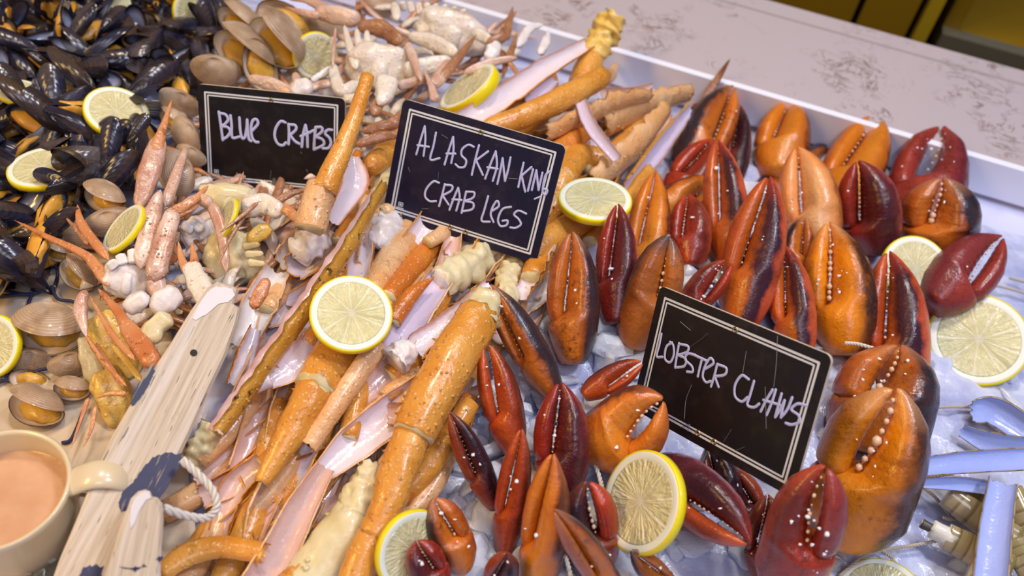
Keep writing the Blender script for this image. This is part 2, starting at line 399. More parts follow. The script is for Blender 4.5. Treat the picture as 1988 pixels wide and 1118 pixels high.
sign('black chalkboard sign reading LOBSTER CLAWS among the red claws', ([.1306, .3209, .0884], [.6652, -.6332, .3957], [.028, .5508, .8342], .122, 1.46),
     [[(150, 240), (138, 300), (125, 358), (155, 362)], [(205, 285), (175, 310), (168, 370), (195, 390), (215, 350), (212, 300), (195, 283)],
      [(243, 290), (232, 350), (222, 415)], [(243, 293), (290, 305), (285, 335), (238, 352)], [(238, 352), (278, 372), (270, 410), (222, 418)],
      [(330, 352), (290, 345), (275, 375), (310, 410), (315, 440), (285, 440)], [(320, 350), (395, 385)], [(365, 370), (352, 420), (342, 465)],
      [(382, 425), (425, 395), (410, 368), (385, 400), (368, 460), (385, 495), (410, 490)],
      [(445, 400), (430, 460), (412, 518)], [(445, 400), (492, 420), (485, 455), (432, 465)], [(432, 465), (452, 520)],
      [(612, 480), (575, 460), (540, 510), (540, 570), (575, 598), (605, 575)], [(640, 490), (620, 560), (605, 615), (640, 628), (667, 610)],
      [(675, 650), (705, 590), (738, 535)], [(755, 535), (735, 600), (707, 668)], [(690, 590), (775, 615)],
      [(786, 556), (768, 620), (752, 680)], [(752, 680), (778, 640), (802, 592)], [(802, 592), (790, 640), (782, 682)], [(782, 682), (816, 640), (842, 576)],
      [(918, 618), (870, 610), (838, 640), (875, 670), (880, 705), (840, 720), (808, 712)],
      {'w': .22, 's': [(300, 310), (350, 275), (395, 238)]}, {'w': .18, 's': [(765, 250), (758, 400), (745, 520)]}, {'w': .2, 's': [(310, 510), (280, 590), (272, 690)]},
      {'w': .2, 's': [(540, 858), (590, 838)]}, {'w': .16, 's': [(250, 175), (305, 222)]}, {'w': .16, 's': [(600, 330), (580, 450)]}, {'w': .18, 's': [(250, 735), (300, 718), (288, 755)]},
      {'w': .16, 's': [(480, 810), (520, 745)]}, {'w': .16, 's': [(700, 520), (705, 740)]}],
     (1230, 560), 2.7275, .0135, (1352, 930), False)
sign('black chalkboard sign reading ALASKAN KING CRAB LEGS on the orange legs', ([-.0399, .4606, .0899], [.9718, -.2343, .0282], [.081, .4435, .8926], .118, 1.38),
     [[(232, 405), (260, 310), (288, 220)], [(288, 220), (292, 310), (280, 415)], [(240, 345), (315, 355)], [(362, 262), (345, 350), (325, 438), (385, 430)],
      [(418, 472), (445, 380), (475, 290)], [(475, 290), (477, 380), (462, 462)], [(430, 400), (490, 400)],
      [(610, 355), (575, 342), (535, 370), (530, 410), (560, 445), (550, 485), (515, 490), (490, 470)],
      [(645, 345), (620, 440), (597, 540)], [(705, 385), (625, 445)], [(625, 445), (670, 540)],
      [(685, 565), (720, 470), (755, 385)], [(755, 385), (762, 480), (735, 580)], [(700, 490), (768, 500)],
      [(765, 600), (785, 510), (800, 430)], [(800, 430), (808, 510), (815, 580)], [(815, 580), (835, 510), (852, 425)], {'w': .3, 's': [(838, 562), (897, 566)]},
      [(938, 460), (920, 540), (903, 620)], [(990, 488), (925, 545)], [(925, 545), (948, 650)], [(1000, 503), (966, 645)],
      [(992, 640), (1022, 510)], [(1022, 510), (1036, 640)], [(1036, 640), (1062, 525)], [(1112, 516), (1084, 540), (1068, 600), (1064, 655), (1084, 668), (1094, 640), (1074, 632)],
      {'w': .8, 's': [(1010, 698), (1050, 682)]},
      [(382, 592), (345, 583), (300, 630), (290, 680), (320, 712), (362, 712)], [(420, 600), (400, 680), (382, 745)], [(420, 605), (468, 612), (460, 645), (405, 675)], [(405, 675), (445, 735)],
      [(450, 770), (480, 690), (508, 625)], [(508, 625), (517, 690), (495, 775)], [(470, 700), (530, 705)],
      [(560, 650), (545, 720), (530, 790)], [(560, 650), (612, 655), (605, 690), (550, 712)], [(550, 712), (605, 725), (600, 765), (535, 780)],
      [(705, 680), (680, 770), (662, 840), (715, 848)], [(735, 775), (775, 745), (765, 710), (738, 745), (722, 800), (740, 850)],
      [(855, 750), (800, 765), (770, 830), (785, 875), (825, 870), (832, 840), (800, 842)], [(955, 795), (905, 775), (875, 800), (905, 830), (920, 865), (885, 888), (850, 885)],
      {'w': .2, 's': [(400, 275), (440, 300)]}, {'w': .2, 's': [(380, 520), (375, 570)]}, {'w': .18, 's': [(270, 762), (312, 762)]}, {'w': .2, 's': [(180, 490), (190, 520)]}],
     (740, 180), 3.389, .0125, (888, 520), True, '#1c1a34')  # navy in the base colour paints this board's reflected bluish sheen
sign('black chalkboard sign reading BLUE CRABS beside the mussels', ([-.1935, .5006, .0626], [.9982, .0493, .0335], [-.0505, .4026, .914], .108, 1.42),
     [[(268, 325), (285, 440), (305, 590)], [(268, 335), (330, 350), (355, 395), (330, 435), (290, 460)], [(290, 460), (350, 470), (375, 510), (350, 555), (305, 585)],
      [(378, 360), (388, 450), (395, 565), (460, 560)], [(462, 380), (470, 500), (488, 572), (515, 560), (530, 480), (535, 400)], [(535, 400), (540, 500), (552, 580), (572, 600)],
      [(580, 505), (635, 440), (625, 397), (590, 405), (572, 470), (580, 560), (610, 605), (640, 610)],
      [(895, 425), (850, 415), (805, 480), (795, 560), (825, 625), (870, 640), (900, 615)], [(925, 440), (930, 530), (925, 630)], [(925, 445), (985, 450), (995, 490), (940, 545)], [(940, 545), (985, 600), (1025, 625)],
      [(1050, 655), (1060, 550), (1085, 450)], [(1085, 450), (1100, 530), (1105, 655)], [(1040, 555), (1100, 530), (1160, 500)],
      [(1180, 470), (1170, 570), (1165, 680)], [(1180, 470), (1235, 470), (1240, 510), (1180, 560)], [(1180, 560), (1245, 585), (1255, 635), (1165, 680)],
      [(1335, 495), (1295, 495), (1270, 530), (1310, 570), (1325, 620), (1300, 665), (1250, 670)],
      {'w': .4, 's': [(435, 900), (465, 945)]}, {'w': .3, 's': [(1095, 870), (1105, 890)]}, {'w': .2, 's': [(760, 880), (750, 990)]}, {'w': .2, 's': [(1040, 700), (1050, 720)]}],
     (370, 150), 4.859, .0185, (536, 410), True)
# ------------------------------------------------------------------ lobster claws
def m_claw(name, stops, mott, tip, ms=.5, tipk=.5):
    """pigment runs across the claw (u: movable finger edge 0 -> back edge 1); stops in #rrggbb"""
    t = NT(name); uv = t.sep(t.attr()); oc = t.obj_co()
    n = t.noise(55, oc, 3); u = t.math('ADD', uv[0], t.math('MULTIPLY', t.math('SUBTRACT', n, .5), .34))
    c = t.ramp(u, [(p, lin(h)) for p, h in stops])
    sp = t.ramp(t.noise(230, oc, 4, .7), [(.50, 0.0), (.68, 1.0)]); pat = t.ramp(t.noise(38, oc, 3), [(.40, 0.0), (.62, 1.0)])
    c = t.mix(t.math('MULTIPLY', t.math('MULTIPLY', sp, pat), ms), c, lin(mott))
    c = t.mix(t.math('MULTIPLY', t.ramp(t.noise(24, oc, 2), [(.42, 0.0), (.66, 1.0)]), .35 * ms + .08), c, lin(mott))
    tf = t.ramp(uv[1], [(.80, 0.0), (.97, tipk)]); c = t.mix(tf, c, lin(tip))
    t.set(col=c, rough=t.ramp(t.noise(70, oc, 3), [(.3, .17), (.7, .40)]), spec=.5, coat=.22, croug=.16)
    t.bump(t.math('ADD', t.noise(420, oc, 3), t.math('MULTIPLY', t.noise(90, oc, 3), 2.2)), .24, .002); return t.m
CM = {
    'orange': m_claw('claw_orange', [(0, '#b8561a'), (.2, '#d87c1e'), (.6, '#dd8a2a'), (.88, '#cf701e'), (.96, '#5a2c1c')], '#9a4c18', '#dc7c44', .55),
    'pale': m_claw('claw_pale_orange', [(0, '#e07c3a'), (.3, '#eaa463'), (.65, '#f0b67c'), (.92, '#e08e4c'), (1, '#a86034')], '#d07c38', '#e88a50', .3),
    'orim': m_claw('claw_orange_dark_rim', [(0, '#a84a1e'), (.3, '#cc7224'), (.62, '#c66c20'), (.74, '#9c4c20'), (.82, '#2c2630'), (1, '#2a2834')], '#54280f', '#d08a64', .95),
    'brim': m_claw('claw_bright_rim', [(0, '#cc701e'), (.3, '#ec9018'), (.66, '#ea8a10'), (.76, '#cf7614'), (.87, '#4a2818'), (1, '#2a2226')], '#7e4010', '#f0b078', .8),
    'red': m_claw('claw_red', [(0, '#9c2e18'), (.25, '#b23a1c'), (.5, '#983020'), (.8, '#6a2a22'), (1, '#b04c34')], '#4c1a16', '#c84e30', .7),
    'maroon': m_claw('claw_maroon', [(0, '#982c1c'), (.25, '#92281a'), (.45, '#6c1e1a'), (.75, '#4a1a24'), (.93, '#62242a'), (1, '#a04a48')], '#2c1018', '#a83a2c', .7),
    'band': m_claw('claw_dark_band', [(0, '#cc5626'), (.32, '#c4621e'), (.47, '#ba5c1a'), (.58, '#48202a'), (.82, '#36182a'), (.91, '#c8522c'), (1, '#d86444')], '#5a2412', '#c84830', .6),
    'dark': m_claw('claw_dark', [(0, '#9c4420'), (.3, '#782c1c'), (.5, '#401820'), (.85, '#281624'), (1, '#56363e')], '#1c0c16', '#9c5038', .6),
    'rose': m_claw('claw_rose_red', [(0, '#8e2e28'), (.4, '#9c3a2e'), (.8, '#843034'), (1, '#6a2834')], '#4c161e', '#ae4a40', .8),
    'brown': m_claw('claw_brown_orange', [(0, '#b4622a'), (.4, '#c47430'), (.7, '#a85c24'), (.92, '#84441e'), (1, '#3c2824')], '#5c3018', '#52484c', .75, .85),
    'shine': m_claw('claw_red_orange', [(0, '#b44218'), (.4, '#c05220'), (.7, '#a03c1a'), (1, '#56201a')], '#561e16', '#dc6c40', .6),
}
M['tooth'] = flat('claw_tooth', '#e0bfa0', rough=.3, sss=.2, ssss=.003); M['crumb'] = flat('white_crumb', '#f2eef4', rough=.5, sss=.2, ssss=.003)
def itp(ts, vs, t): return float(np.interp(t, ts, vs))
PROF = {
    'cutter': dict(t=[0, .06, .2, .38, .55, .7, .83, .92, .97, 1], L=[-.22, -.3, -.42, -.48, -.48, -.43, -.32, -.2, -.11, -.03], R=[.22, .33, .45, .5, .5, .45, .34, .21, .12, .04],
                   gt=[.3, .5, .7, .88, 1], G=[-.17, -.12, -.06, -.01, .0], th=.34),
    'crusher': dict(t=[0, .06, .18, .36, .55, .7, .83, .92, .97, 1], L=[-.24, -.34, -.46, -.5, -.5, -.48, -.4, -.27, -.16, -.06], R=[.24, .38, .49, .5, .5, .46, .37, .24, .14, .06],
                    gt=[.4, .55, .7, .86, 1], G=[-.12, -.10, -.06, -.02, -.01], th=.44),
}
CRUMBS = MB()
def claw(label, base, tip, wpx, mat, kind='cutter', side=-1, open_=0.0, yaw=0.0, lean=.06, z=None, tipshift=0.0, thick=.42, gap=.012, seed=1, dmat=None, crumbs=4, bend=.0, teeth=1.0, zoff=0.0, oval=0.0):
    """side: image side (-1 left, +1 right) of the movable finger; open_: its opening in degrees"""
    rnd = random.Random(seed * 7 + 3); pr = PROF[kind]
    B = PH(*base, .0 + zoff) if z is None else P(*base, z)
    d = depth_of(B); T = PD(*tip, d * (1 + lean)); Y = unit(T - B); L = np.linalg.norm(T - B)
    mid = (B + T) / 2; wm = wpx * mpp(mid); N = CAM - mid; N = unit(N - Y * np.dot(Y, N)); X = np.cross(Y, N)
    a = math.radians(yaw); N2 = N * math.cos(a) + X * math.sin(a); X2 = np.cross(Y, N2)
    root = thing('lobster_claw', label, 'lobster claw', group='lobster claws in the ice', mat4=frame4(X2, Y, N2, B))
    wm = wm / max(.5, abs(math.cos(a)))
    s = -side                                          # x mirrored when the finger is on the right
    shift = lambda t: tipshift * t ** 2.2
    bow = lambda t: bend * L * (t * t)
    Lf = lambda t: itp(pr['t'], pr['L'], t) + shift(t); Rf = lambda t: itp(pr['t'], pr['R'], t) + shift(t)
    Gf = lambda t: itp(pr['gt'], pr['G'], t) + shift(t)
    th = pr['th']; TH = wm * thick; ov = lambda t: oval * math.sin(math.pi * min(1, max(0, (t - th) / (.97 - th)))) ** .8
    def prof(t): return TH * (.55 + .45 * math.sin(math.pi * min(1, max(0, .12 + .62 * t / .75)))) * (1 if t < .6 else max(.12, 1 - ((t - .6) / .42) ** 1.6))
    def ring(xl, xr, t, n=20):
        c = (xl + xr) / 2; w = (xr - xl) / 2; full = max(1e-6, Rf(t) - Lf(t)); out = []; A = []
        h = min(prof(t), w * wm * 1.25 + .0006) * .5
        for k in range(n):
            f = 2 * math.pi * k / n; cx = math.cos(f); sz = math.sin(f)
            x = c + w * cx * (abs(cx) ** .12 if cx else 1); zz = h * sz * (abs(sz) ** .1 if sz else 1) * (1 + .1 * cx)
            pz = (1 + .05 * nz((x * 3 + seed, t * 4, sz), 1.3))
            out.append((s * x * wm, t * L, zz * 2 * pz + bow(t))); A.append(((x - Lf(t)) / full, t, sz))
        return out, A
    def body(t0, rows, fl, fr, name, m, t1=1.0):
        rings = []; A = []
        for i in range(rows):
            t = t0 + (t1 - t0) * (i / (rows - 1)) ** .9; r, a_ = ring(fl(t), fr(t), t); rings.append(r); A += a_
        V, F = loft(rings)
        if s < 0: F = [f[::-1] for f in F]
        return V, F, A
    wig = lambda t: .008 * math.sin(t * 90 + seed)
    ph = lambda t: Lf(t) + (Gf(t) + gap + ov(t) + wig(t) - Lf(t)) * sm(th - .05, th + .06, t)
    V, F, A = body(0, 34, ph, Rf, 'propodus', mat)
    mesh_obj('palm_and_fixed_finger', V, F, CM[mat], root, attr=A, local=True)
    # movable finger, hinged at the palm
    t0 = th - .07; hx = s * ((Lf(th) + Gf(th)) / 2) * wm; hy = (th - .02) * L; an = math.radians(open_) * side * -1
    ca, sa = math.cos(-an * side * side), math.sin(-an)
    def dl(t): return Lf(t) + .012 + (.10 * (1 - sm(t0, th + .05, t)))
    V, F, A = body(t0, 24, dl, lambda t: Gf(t) - gap - ov(t) * .6 + .6 * wig(t + .3) - .06 * (1 - sm(t0, th + .04, t)), 'dactyl', mat, .985)
    sgn = 1 if side < 0 else -1; aa = math.radians(open_) * sgn; ca, sa = math.cos(aa), math.sin(aa)
    Vr = [(hx + (x - hx) * ca - (y - hy) * sa, hy + (x - hx) * sa + (y - hy) * ca, zz * 1.03) for x, y, zz in V]
    mesh_obj('movable_finger', Vr, F, CM[dmat or mat], root, attr=A, local=True)
    # teeth along the fixed finger
    if teeth > 0:
        mb = MB(); nt = 13 if kind == 'cutter' else 8
        for i in range(nt):
            t = th + .07 + (.93 - th - .07) * i / (nt - 1); r = wm * (.018 if kind == 'cutter' else .034) * rnd.uniform(.5, 1.45) * teeth * (1 - .4 * i / nt)
            x = (Gf(t) + gap * .2 + ov(t) * .9) * wm * s; h = min(prof(t), (Rf(t) - Gf(t)) * .5 * wm * 1.25)
            V2, F2 = ico((x, t * L, h * .42 + bow(t)), r, 1, (1, 1.15, 1.3)); mb.add(V2, F2)
        mb.obj('tooth_row', M['tooth'], root, local=True)
    # hinge knob
    V2, F2 = ico((s * Lf(th - .04) * wm * .82, (th - .06) * L, 0), wm * .075, 2, (1, 1.3, 1.6)); mesh_obj('hinge_knuckle', V2, F2, CM[dmat or mat], root, attr=[(.2, .4, 0)] * len(V2), local=True)
    # broken-off wrist end
    for _ in range(crumbs):
        t = rnd.uniform(.3, .9); u = rnd.uniform(.15, .85); x = Lf(t) + (Rf(t) - Lf(t)) * u; hh = prof(t) * math.sqrt(max(0, 1 - (2 * u - 1) ** 2)) * .86
        q = B + X2 * (s * x * wm) + Y * (t * L) + N2 * (hh + bow(t))
        r = rnd.choice((.0005, .0006, .0008, .0011)); V2, F2 = ico(q, r, 1, (rnd.uniform(.8, 1.8), rnd.uniform(.8, 1.6), .8)); CRUMBS.add([v + nz(v, 800) * r * .7 for v in V2], F2)
    return root
CL = [
 # label, base, tip, width px, material, options
 ('small dark red lobster claw with parted fingers, furthest back beside the brown leg tip', (1418, 290), (1358, 134), 86, 'red', dict(open_=3, oval=.09, side=-1, lean=.12)),
 ('orange lobster claw with dark toothed seam at the upper left of the claw bed', (1325, 345), (1424, 168), 100, 'orim', dict(side=1, lean=.06, yaw=8)),
 ('narrow dark claw half hidden behind the orange claw with the dark toothed seam', (1428, 350), (1436, 205), 52, 'dark', dict(side=-1)),
 ('red lobster claw with a pale seam leaning right below the upper left orange claw', (1300, 395), (1384, 270), 84, 'red', dict(side=-1, lean=.03)),
 ('orange claw lying sideways behind the tall slim red and black claw', (1262, 420), (1395, 352), 78, 'orange', dict(side=1, lean=.02, zoff=.0)),
 ('tall slim upright claw, left finger bright red and right half purple-black', (1424, 530), (1392, 272), 88, 'band', dict(side=-1, lean=.05, z=.035)),
 ('red claw with brown right half beside the tall slim red-black claw', (1340, 520), (1334, 376), 88, 'red', dict(side=-1, lean=.03, z=.038)),
 ('orange claw with a rose left finger and white teeth just right of a lemon slice', (1240, 580), (1272, 332), 86, 'orange', dict(side=-1, lean=.06, dmat='orange')),
 ('maroon claw with dotted seam in front of the lemon slice by the king crab sign', (1192, 630), (1199, 396), 84, 'maroon', dict(side=-1, lean=.03, z=.044)),
 ('orange claw with a slate-dark right rim nearest to the king crab sign', (1112, 705), (1110, 450), 106, 'orim', dict(side=-1, lean=.0, z=.034, thick=.5)),
 ('folded brown-orange claw with a grey bent tip above the lobster sign', (1228, 668), (1318, 462), 108, 'brown', dict(kind='crusher', side=1, open_=-3, lean=-.04, z=.034, tipshift=.14)),
 ('short wet red claw lying open above the left end of the lobster sign', (1325, 612), (1410, 506), 66, 'red', dict(side=1, open_=7, lean=.0, z=.04, crumbs=14)),
 ('longest claw, red with purple-black middle, in the centre of the claw bed', (1432, 640), (1492, 342), 118, 'band', dict(side=-1, lean=.02, z=.03)),
 ('pale peach claw with a scraped oval near its tip', (1592, 490), (1546, 286), 116, 'pale', dict(side=-1, lean=.02, zoff=.012)),
 ('orange claw with a white seam standing first in the back row', (1505, 345), (1528, 197), 108, 'orange', dict(side=-1, lean=.06, tipshift=.03)),
 ('dark-backed claw lying on its edge behind the pale peach claw', (1450, 392), (1658, 268), 66, 'orim', dict(side=1, lean=.14, oval=.05, z=.004)),
 ('tall orange claw with dark red dots along its right edge at the back', (1605, 430), (1704, 221), 118, 'orange', dict(side=-1, lean=.11)),
 ('maroon claw with a hooked tip in front of the tall dotted orange claw', (1702, 490), (1664, 312), 122, 'maroon', dict(side=-1, lean=-.02, z=.024)),
 ('gaping rose-red claw with ice between its fingers, back right', (1768, 490), (1822, 246), 146, 'rose', dict(side=-1, oval=.10, lean=.10, tipshift=.04, crumbs=16, kind='crusher', teeth=.6)),
 ('round orange claw with a black right rim below the gaping rose-red claw', (1818, 500), (1830, 345), 146, 'orim', dict(side=-1, kind='crusher', lean=-.03, z=.022, oval=.02, tipshift=.0, crumbs=10)),
 ('purple-red claw lying to the right beside two lemon slices', (1806, 596), (1946, 460), 124, 'rose', dict(side=1, oval=.05, lean=.02, z=.03, crumbs=8, dmat='rose')),
 ('small dull orange claw between the longest claw and the bright orange claw', (1535, 540), (1562, 421), 62, 'orim', dict(side=1, lean=.02, z=.035)),
 ('slim orange and red claw directly above the top edge of the lobster sign', (1552, 700), (1520, 476), 88, 'band', dict(side=-1, lean=.03, z=.028)),
 ('broad bright orange claw with a bead row of white teeth', (1640, 690), (1622, 430), 136, 'brim', dict(side=-1, lean=.03, kind='cutter', crumbs=16, z=.022, tipshift=-.1, teeth=1.8)),
 ('big wine-red claw with a beaded seam beside the right end of the lobster sign', (1748, 780), (1724, 488), 126, 'band', dict(side=-1, lean=.04, z=.012, crumbs=8, dmat='shine')),
 ('hooked orange claw with a black right rim, second from front at the right', (1690, 880), (1732, 666), 196, 'orim', dict(kind='crusher', side=-1, oval=.05, lean=.02, z=.02, crumbs=16, tipshift=.08, thick=.36)),
 ('huge orange claw with charred right rim right of the lobster sign', (1640, 1050), (1730, 750), 204, 'brim', dict(kind='crusher', side=-1, oval=.06, lean=-.05, z=.022, crumbs=14, tipshift=.05, thick=.36, teeth=1.3)),
 ('wet red claw with a knobbly gap under the right corner of the lobster sign', (1520, 1150), (1602, 905), 146, 'red', dict(kind='crusher', side=1, oval=.06, lean=-.08, z=.03, crumbs=16, dmat='rose')),
 ('dark red claw pointing down right with a gaping white-toothed mouth', (1288, 900), (1448, 1064), 124, 'maroon', dict(side=1, oval=.03, lean=-.10, z=.035, crumbs=10, dmat='shine', teeth=1.2, tipshift=.08)),
 ('curled orange claw biting the left edge of the lobster sign', (1150, 878), (1300, 796), 150, 'orange', dict(kind='crusher', side=1, oval=.07, lean=-.05, z=.032, tipshift=.16, thick=.46)),
 ('small red claw lying on ice left of the lobster sign', (1132, 768), (1246, 702), 56, 'shine', dict(side=1, lean=.0, z=.045, open_=2)),
 ('oval wine-red claw with a jagged pale seam standing in the ice', (1090, 965), (1087, 742), 114, 'maroon', dict(side=-1, lean=.0, z=.03, crumbs=8)),
 ('long brown and orange claw leaning left over the ice from the crab legs', (1078, 770), (950, 553), 74, 'orim', dict(side=-1, lean=.0, z=.04, yaw=-20)),
 ('slender red-orange claw with two parallel fingers left of the oval wine-red claw', (998, 880), (947, 670), 80, 'shine', dict(side=-1, lean=.0, z=.036, open_=3)),
 ('thin black-edged claw leaning left at the front edge of the crab legs', (962, 985), (872, 800), 60, 'dark', dict(side=-1, lean=-.02, z=.034, yaw=15)),
 ('glossy red-brown claw standing left of the slim orange front claw', (978, 1075), (1012, 832), 68, 'shine', dict(side=-1, lean=-.04, z=.02)),
 ('slim orange claw with a black speck in the front row', (1040, 1150), (1073, 880), 90, 'orange', dict(side=-1, lean=-.05, z=.02, yaw=-25, teeth=0)),
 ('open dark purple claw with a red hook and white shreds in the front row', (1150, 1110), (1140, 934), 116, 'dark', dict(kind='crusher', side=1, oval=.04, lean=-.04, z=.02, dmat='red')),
 ('orange claw with slate-dark back leaning left at the bottom edge', (1205, 1165), (1076, 990), 66, 'orim', dict(side=-1, lean=-.10, z=.03, teeth=0, yaw=20)),
 ('blunt orange claw with a black rim resting on the front lemon slice', (900, 1100), (842, 968), 86, 'orim', dict(kind='crusher', side=1, lean=-.03, z=.03, thick=.5)),
 ('small maroon claw below the blunt orange claw on the lemon slice', (850, 1145), (808, 1050), 80, 'maroon', dict(kind='crusher', side=1, lean=-.03, z=.035)),
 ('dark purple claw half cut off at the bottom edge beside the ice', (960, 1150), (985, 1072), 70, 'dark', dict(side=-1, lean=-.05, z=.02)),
 ('grey-tipped claw poking up below the front lemon slice', (1310, 1150), (1226, 1068), 56, 'brown', dict(side=1, lean=-.05, z=.02)),
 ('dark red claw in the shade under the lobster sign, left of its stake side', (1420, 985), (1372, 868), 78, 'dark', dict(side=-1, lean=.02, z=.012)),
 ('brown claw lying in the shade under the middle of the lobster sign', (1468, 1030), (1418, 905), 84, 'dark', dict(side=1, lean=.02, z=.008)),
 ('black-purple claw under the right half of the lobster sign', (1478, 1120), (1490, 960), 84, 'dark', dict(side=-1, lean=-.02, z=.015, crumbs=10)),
]
for i, (lab, b, t, w, m, o) in enumerate(CL): claw(lab, b, t, w, m, seed=i + 1, **o)
# ------------------------------------------------------------------ lemon slices
def m_pulp():
    t = NT('lemon_pulp'); uv = t.sep(t.attr()); oc = t.obj_co()          # uv: x radius 0..1, y angle 0..segments, z unused
    fr = t.math('FRACT', uv[1]); e = t.math('MINIMUM', fr, t.math('SUBTRACT', 1.0, fr)); e = t.math('MULTIPLY', e, t.math('ADD', uv[0], .12))
    wall = t.ramp(e, [(.012, 1.0), (.045, 0.0)]); core = t.ramp(uv[0], [(.07, 1.0), (.14, 0.0)])
    f = t.math('MAXIMUM', wall, core); v = t.noise(90, oc, 3)
    c = t.mix(v, lin('#d3cc92'), lin('#e8e2b8')); c = t.mix(t.math('MULTIPLY', f, .8), c, lin('#f4f0dc')); t.set(col=c, rough=.12, spec=.6, sss=.3, sssr=(1, .9, .4), ssss=.004, coat=.4)
    vo = t.node('ShaderNodeTexVoronoi', feature='F1'); t.link(t.node('ShaderNodeCombineXYZ', i_0=t.math('MULTIPLY', uv[0], 3.0), i_1=t.math('MULTIPLY', uv[1], 6.0)).outputs[0], vo.inputs['Vector']); vo.inputs['Scale'].default_value = 1.3
    t.bump(t.math('ADD', t.math('MULTIPLY', vo.outputs['Distance'], .8), t.noise(300, oc, 3)), .5, .0025); return t.m
M['pulp'] = m_pulp(); M['pith'] = flat('lemon_pith', '#f3f1e2', rough=.45, sss=.3, ssss=.004)
def m_peel():
    t = NT('lemon_peel'); oc = t.obj_co(); t.set(col=t.mix(t.noise(60, oc, 2), lin('#ead30a'), lin('#f2e11e')), rough=.3, spec=.5); t.bump(t.noise(500, oc, 2), .3, .001); return t.m
M['peel'] = m_peel()
def lemon(label, c, rpx, ratio, ang, z=None, off=.02, sgn=1, arc=(0, 360), thick=.2, rot=0.0, bendk=0.0, nseg=9):
    """an ellipse in the photo: rpx long half axis, ratio short/long, ang direction of the long axis (deg, image, y down)"""
    C = PH(*c, off) if z is None else P(*c, z)
    n0 = unit(CAM - C); a = math.radians(ang); A1 = CR * math.cos(a) - CU * math.sin(a); A1 = unit(A1 - n0 * np.dot(A1, n0)); A2 = np.cross(n0, A1)
    th = math.acos(min(1, ratio)) * sgn; N = n0 * math.cos(th) + A2 * math.sin(th); B = np.cross(N, A1)
    R = rpx * mpp(C); tk = R * thick
    root = thing('lemon_slice', label, 'lemon slice', group='lemon slices on the seafood', mat4=frame4(A1, B, N, C))
    a0, a1 = (math.radians(x + rot) for x in arc); full = abs(a1 - a0) > 6.2; n = 56
    T = np.linspace(a0, a1, n + (0 if full else 1), endpoint=not full)
    bz = lambda x, y: bendk * (x * x - .3 * y * y) / R
    def shell(prof, name, mat, capped=True, close=False):
        rings = []; A = []
        for r, zz in prof:
            rings.append([(r * R * math.cos(t), r * R * math.sin(t), zz * tk + bz(r * R * math.cos(t), r * R * math.sin(t))) for t in T]); A += [(r / .815, (t + .3) / (2 * math.pi) * nseg, zz) for t in T]
        V, F = loft(rings, closed=full, cap0=False, cap1=False)
        if not full and close:
            m = len(T); k = len(prof)
            F += [tuple(i * m for i in range(k)), tuple(i * m + m - 1 for i in range(k - 1, -1, -1))]
        return mesh_obj(name, V, F, mat, root, attr=A, local=True)
    shell([(.965, -.5), (.995, -.42), (1.0, 0), (.995, .42), (.965, .5), (.955, .5)], 'peel', M['peel'])
    shell([(.955, -.5), (.955, .5), (.93, .52), (.835, .515), (.815, .49)], 'pith', M['pith'])
    shell([(.815, -.5), (.815, .49), (.78, .47), (.6, .47), (.4, .47), (.2, .47), (.1, .46), (.02, .45), (.001, .45)], 'pulp', M['pulp'], close=True)
    # underside
    shell([(.001, -.5), (.5, -.5), (.955, -.5)], 'underside', M['pith'])
    return root
lemon('lemon slice facing the camera on the crab legs in the middle', (682, 610), 80, .93, 8, off=.054, sgn=1)
lemon('lemon slice tipped back between the king crab sign and a maroon claw', (1155, 390), 72, .58, 6, off=.045, sgn=1)
lemon('large lemon slice lying on ice at the right edge', (1898, 660), 92, .94, 40, off=.012, sgn=1)
lemon('lemon slice standing behind the big wine-red claw', (1776, 524), 68, .86, 60, off=.03, sgn=1)
lemon('lemon slice beside the gaping claw pointing down right in the front', (1249, 975), 101, .73, 100, off=.05, sgn=-1)
lemon('lemon slice half covered by a blunt orange claw at the bottom', (800, 1068), 80, .8, 118, off=.035, sgn=1)
lemon('lemon slice cut off by the bottom edge at the right', (1708, 1150), 76, .82, 5, off=.012, sgn=1)
lemon('lemon slice on the blue crabs behind the chalkboard sign BLUE CRABS', (612, 108), 46, .9, 120, off=.03, sgn=1)
lemon('lemon slice on the mussels left of the BLUE CRABS sign', (226, 219), 60, .78, 14, off=.04, sgn=1)
lemon('half lemon slice on the mussels at the left edge', (38, 180), 42, .55, 5, off=.035, sgn=1, rot=0)
lemon('lemon slice with a mussel shell on it at the left', (85, 328), 66, .55, -15, off=.036, sgn=1)
lemon('lemon slice among the mussels at the top edge', (372, 22), 40, .85, 100, off=.035, sgn=1)
lemon('lemon slice at the very top left of the mussels, almost out of frame', (228, 2), 26, .7, 30, off=.035, sgn=1)
lemon('lemon slice standing almost on edge among the clams and pink crab arms', (242, 445), 56, .36, -52, off=.04, sgn=1)
lemon('lemon slice cut by the left edge above the jug', (-12, 672), 62, .72, -80, off=.02, sgn=1)
lemon('lemon wedge on edge behind the king crab sign', (912, 175), 66, .34, -38, off=.04, sgn=1, thick=.34)
lemon('thin upright lemon sliver left of the thick broken crab leg under the BLUE CRABS sign', (440, 425), 44, .3, -68, off=.045, sgn=1)
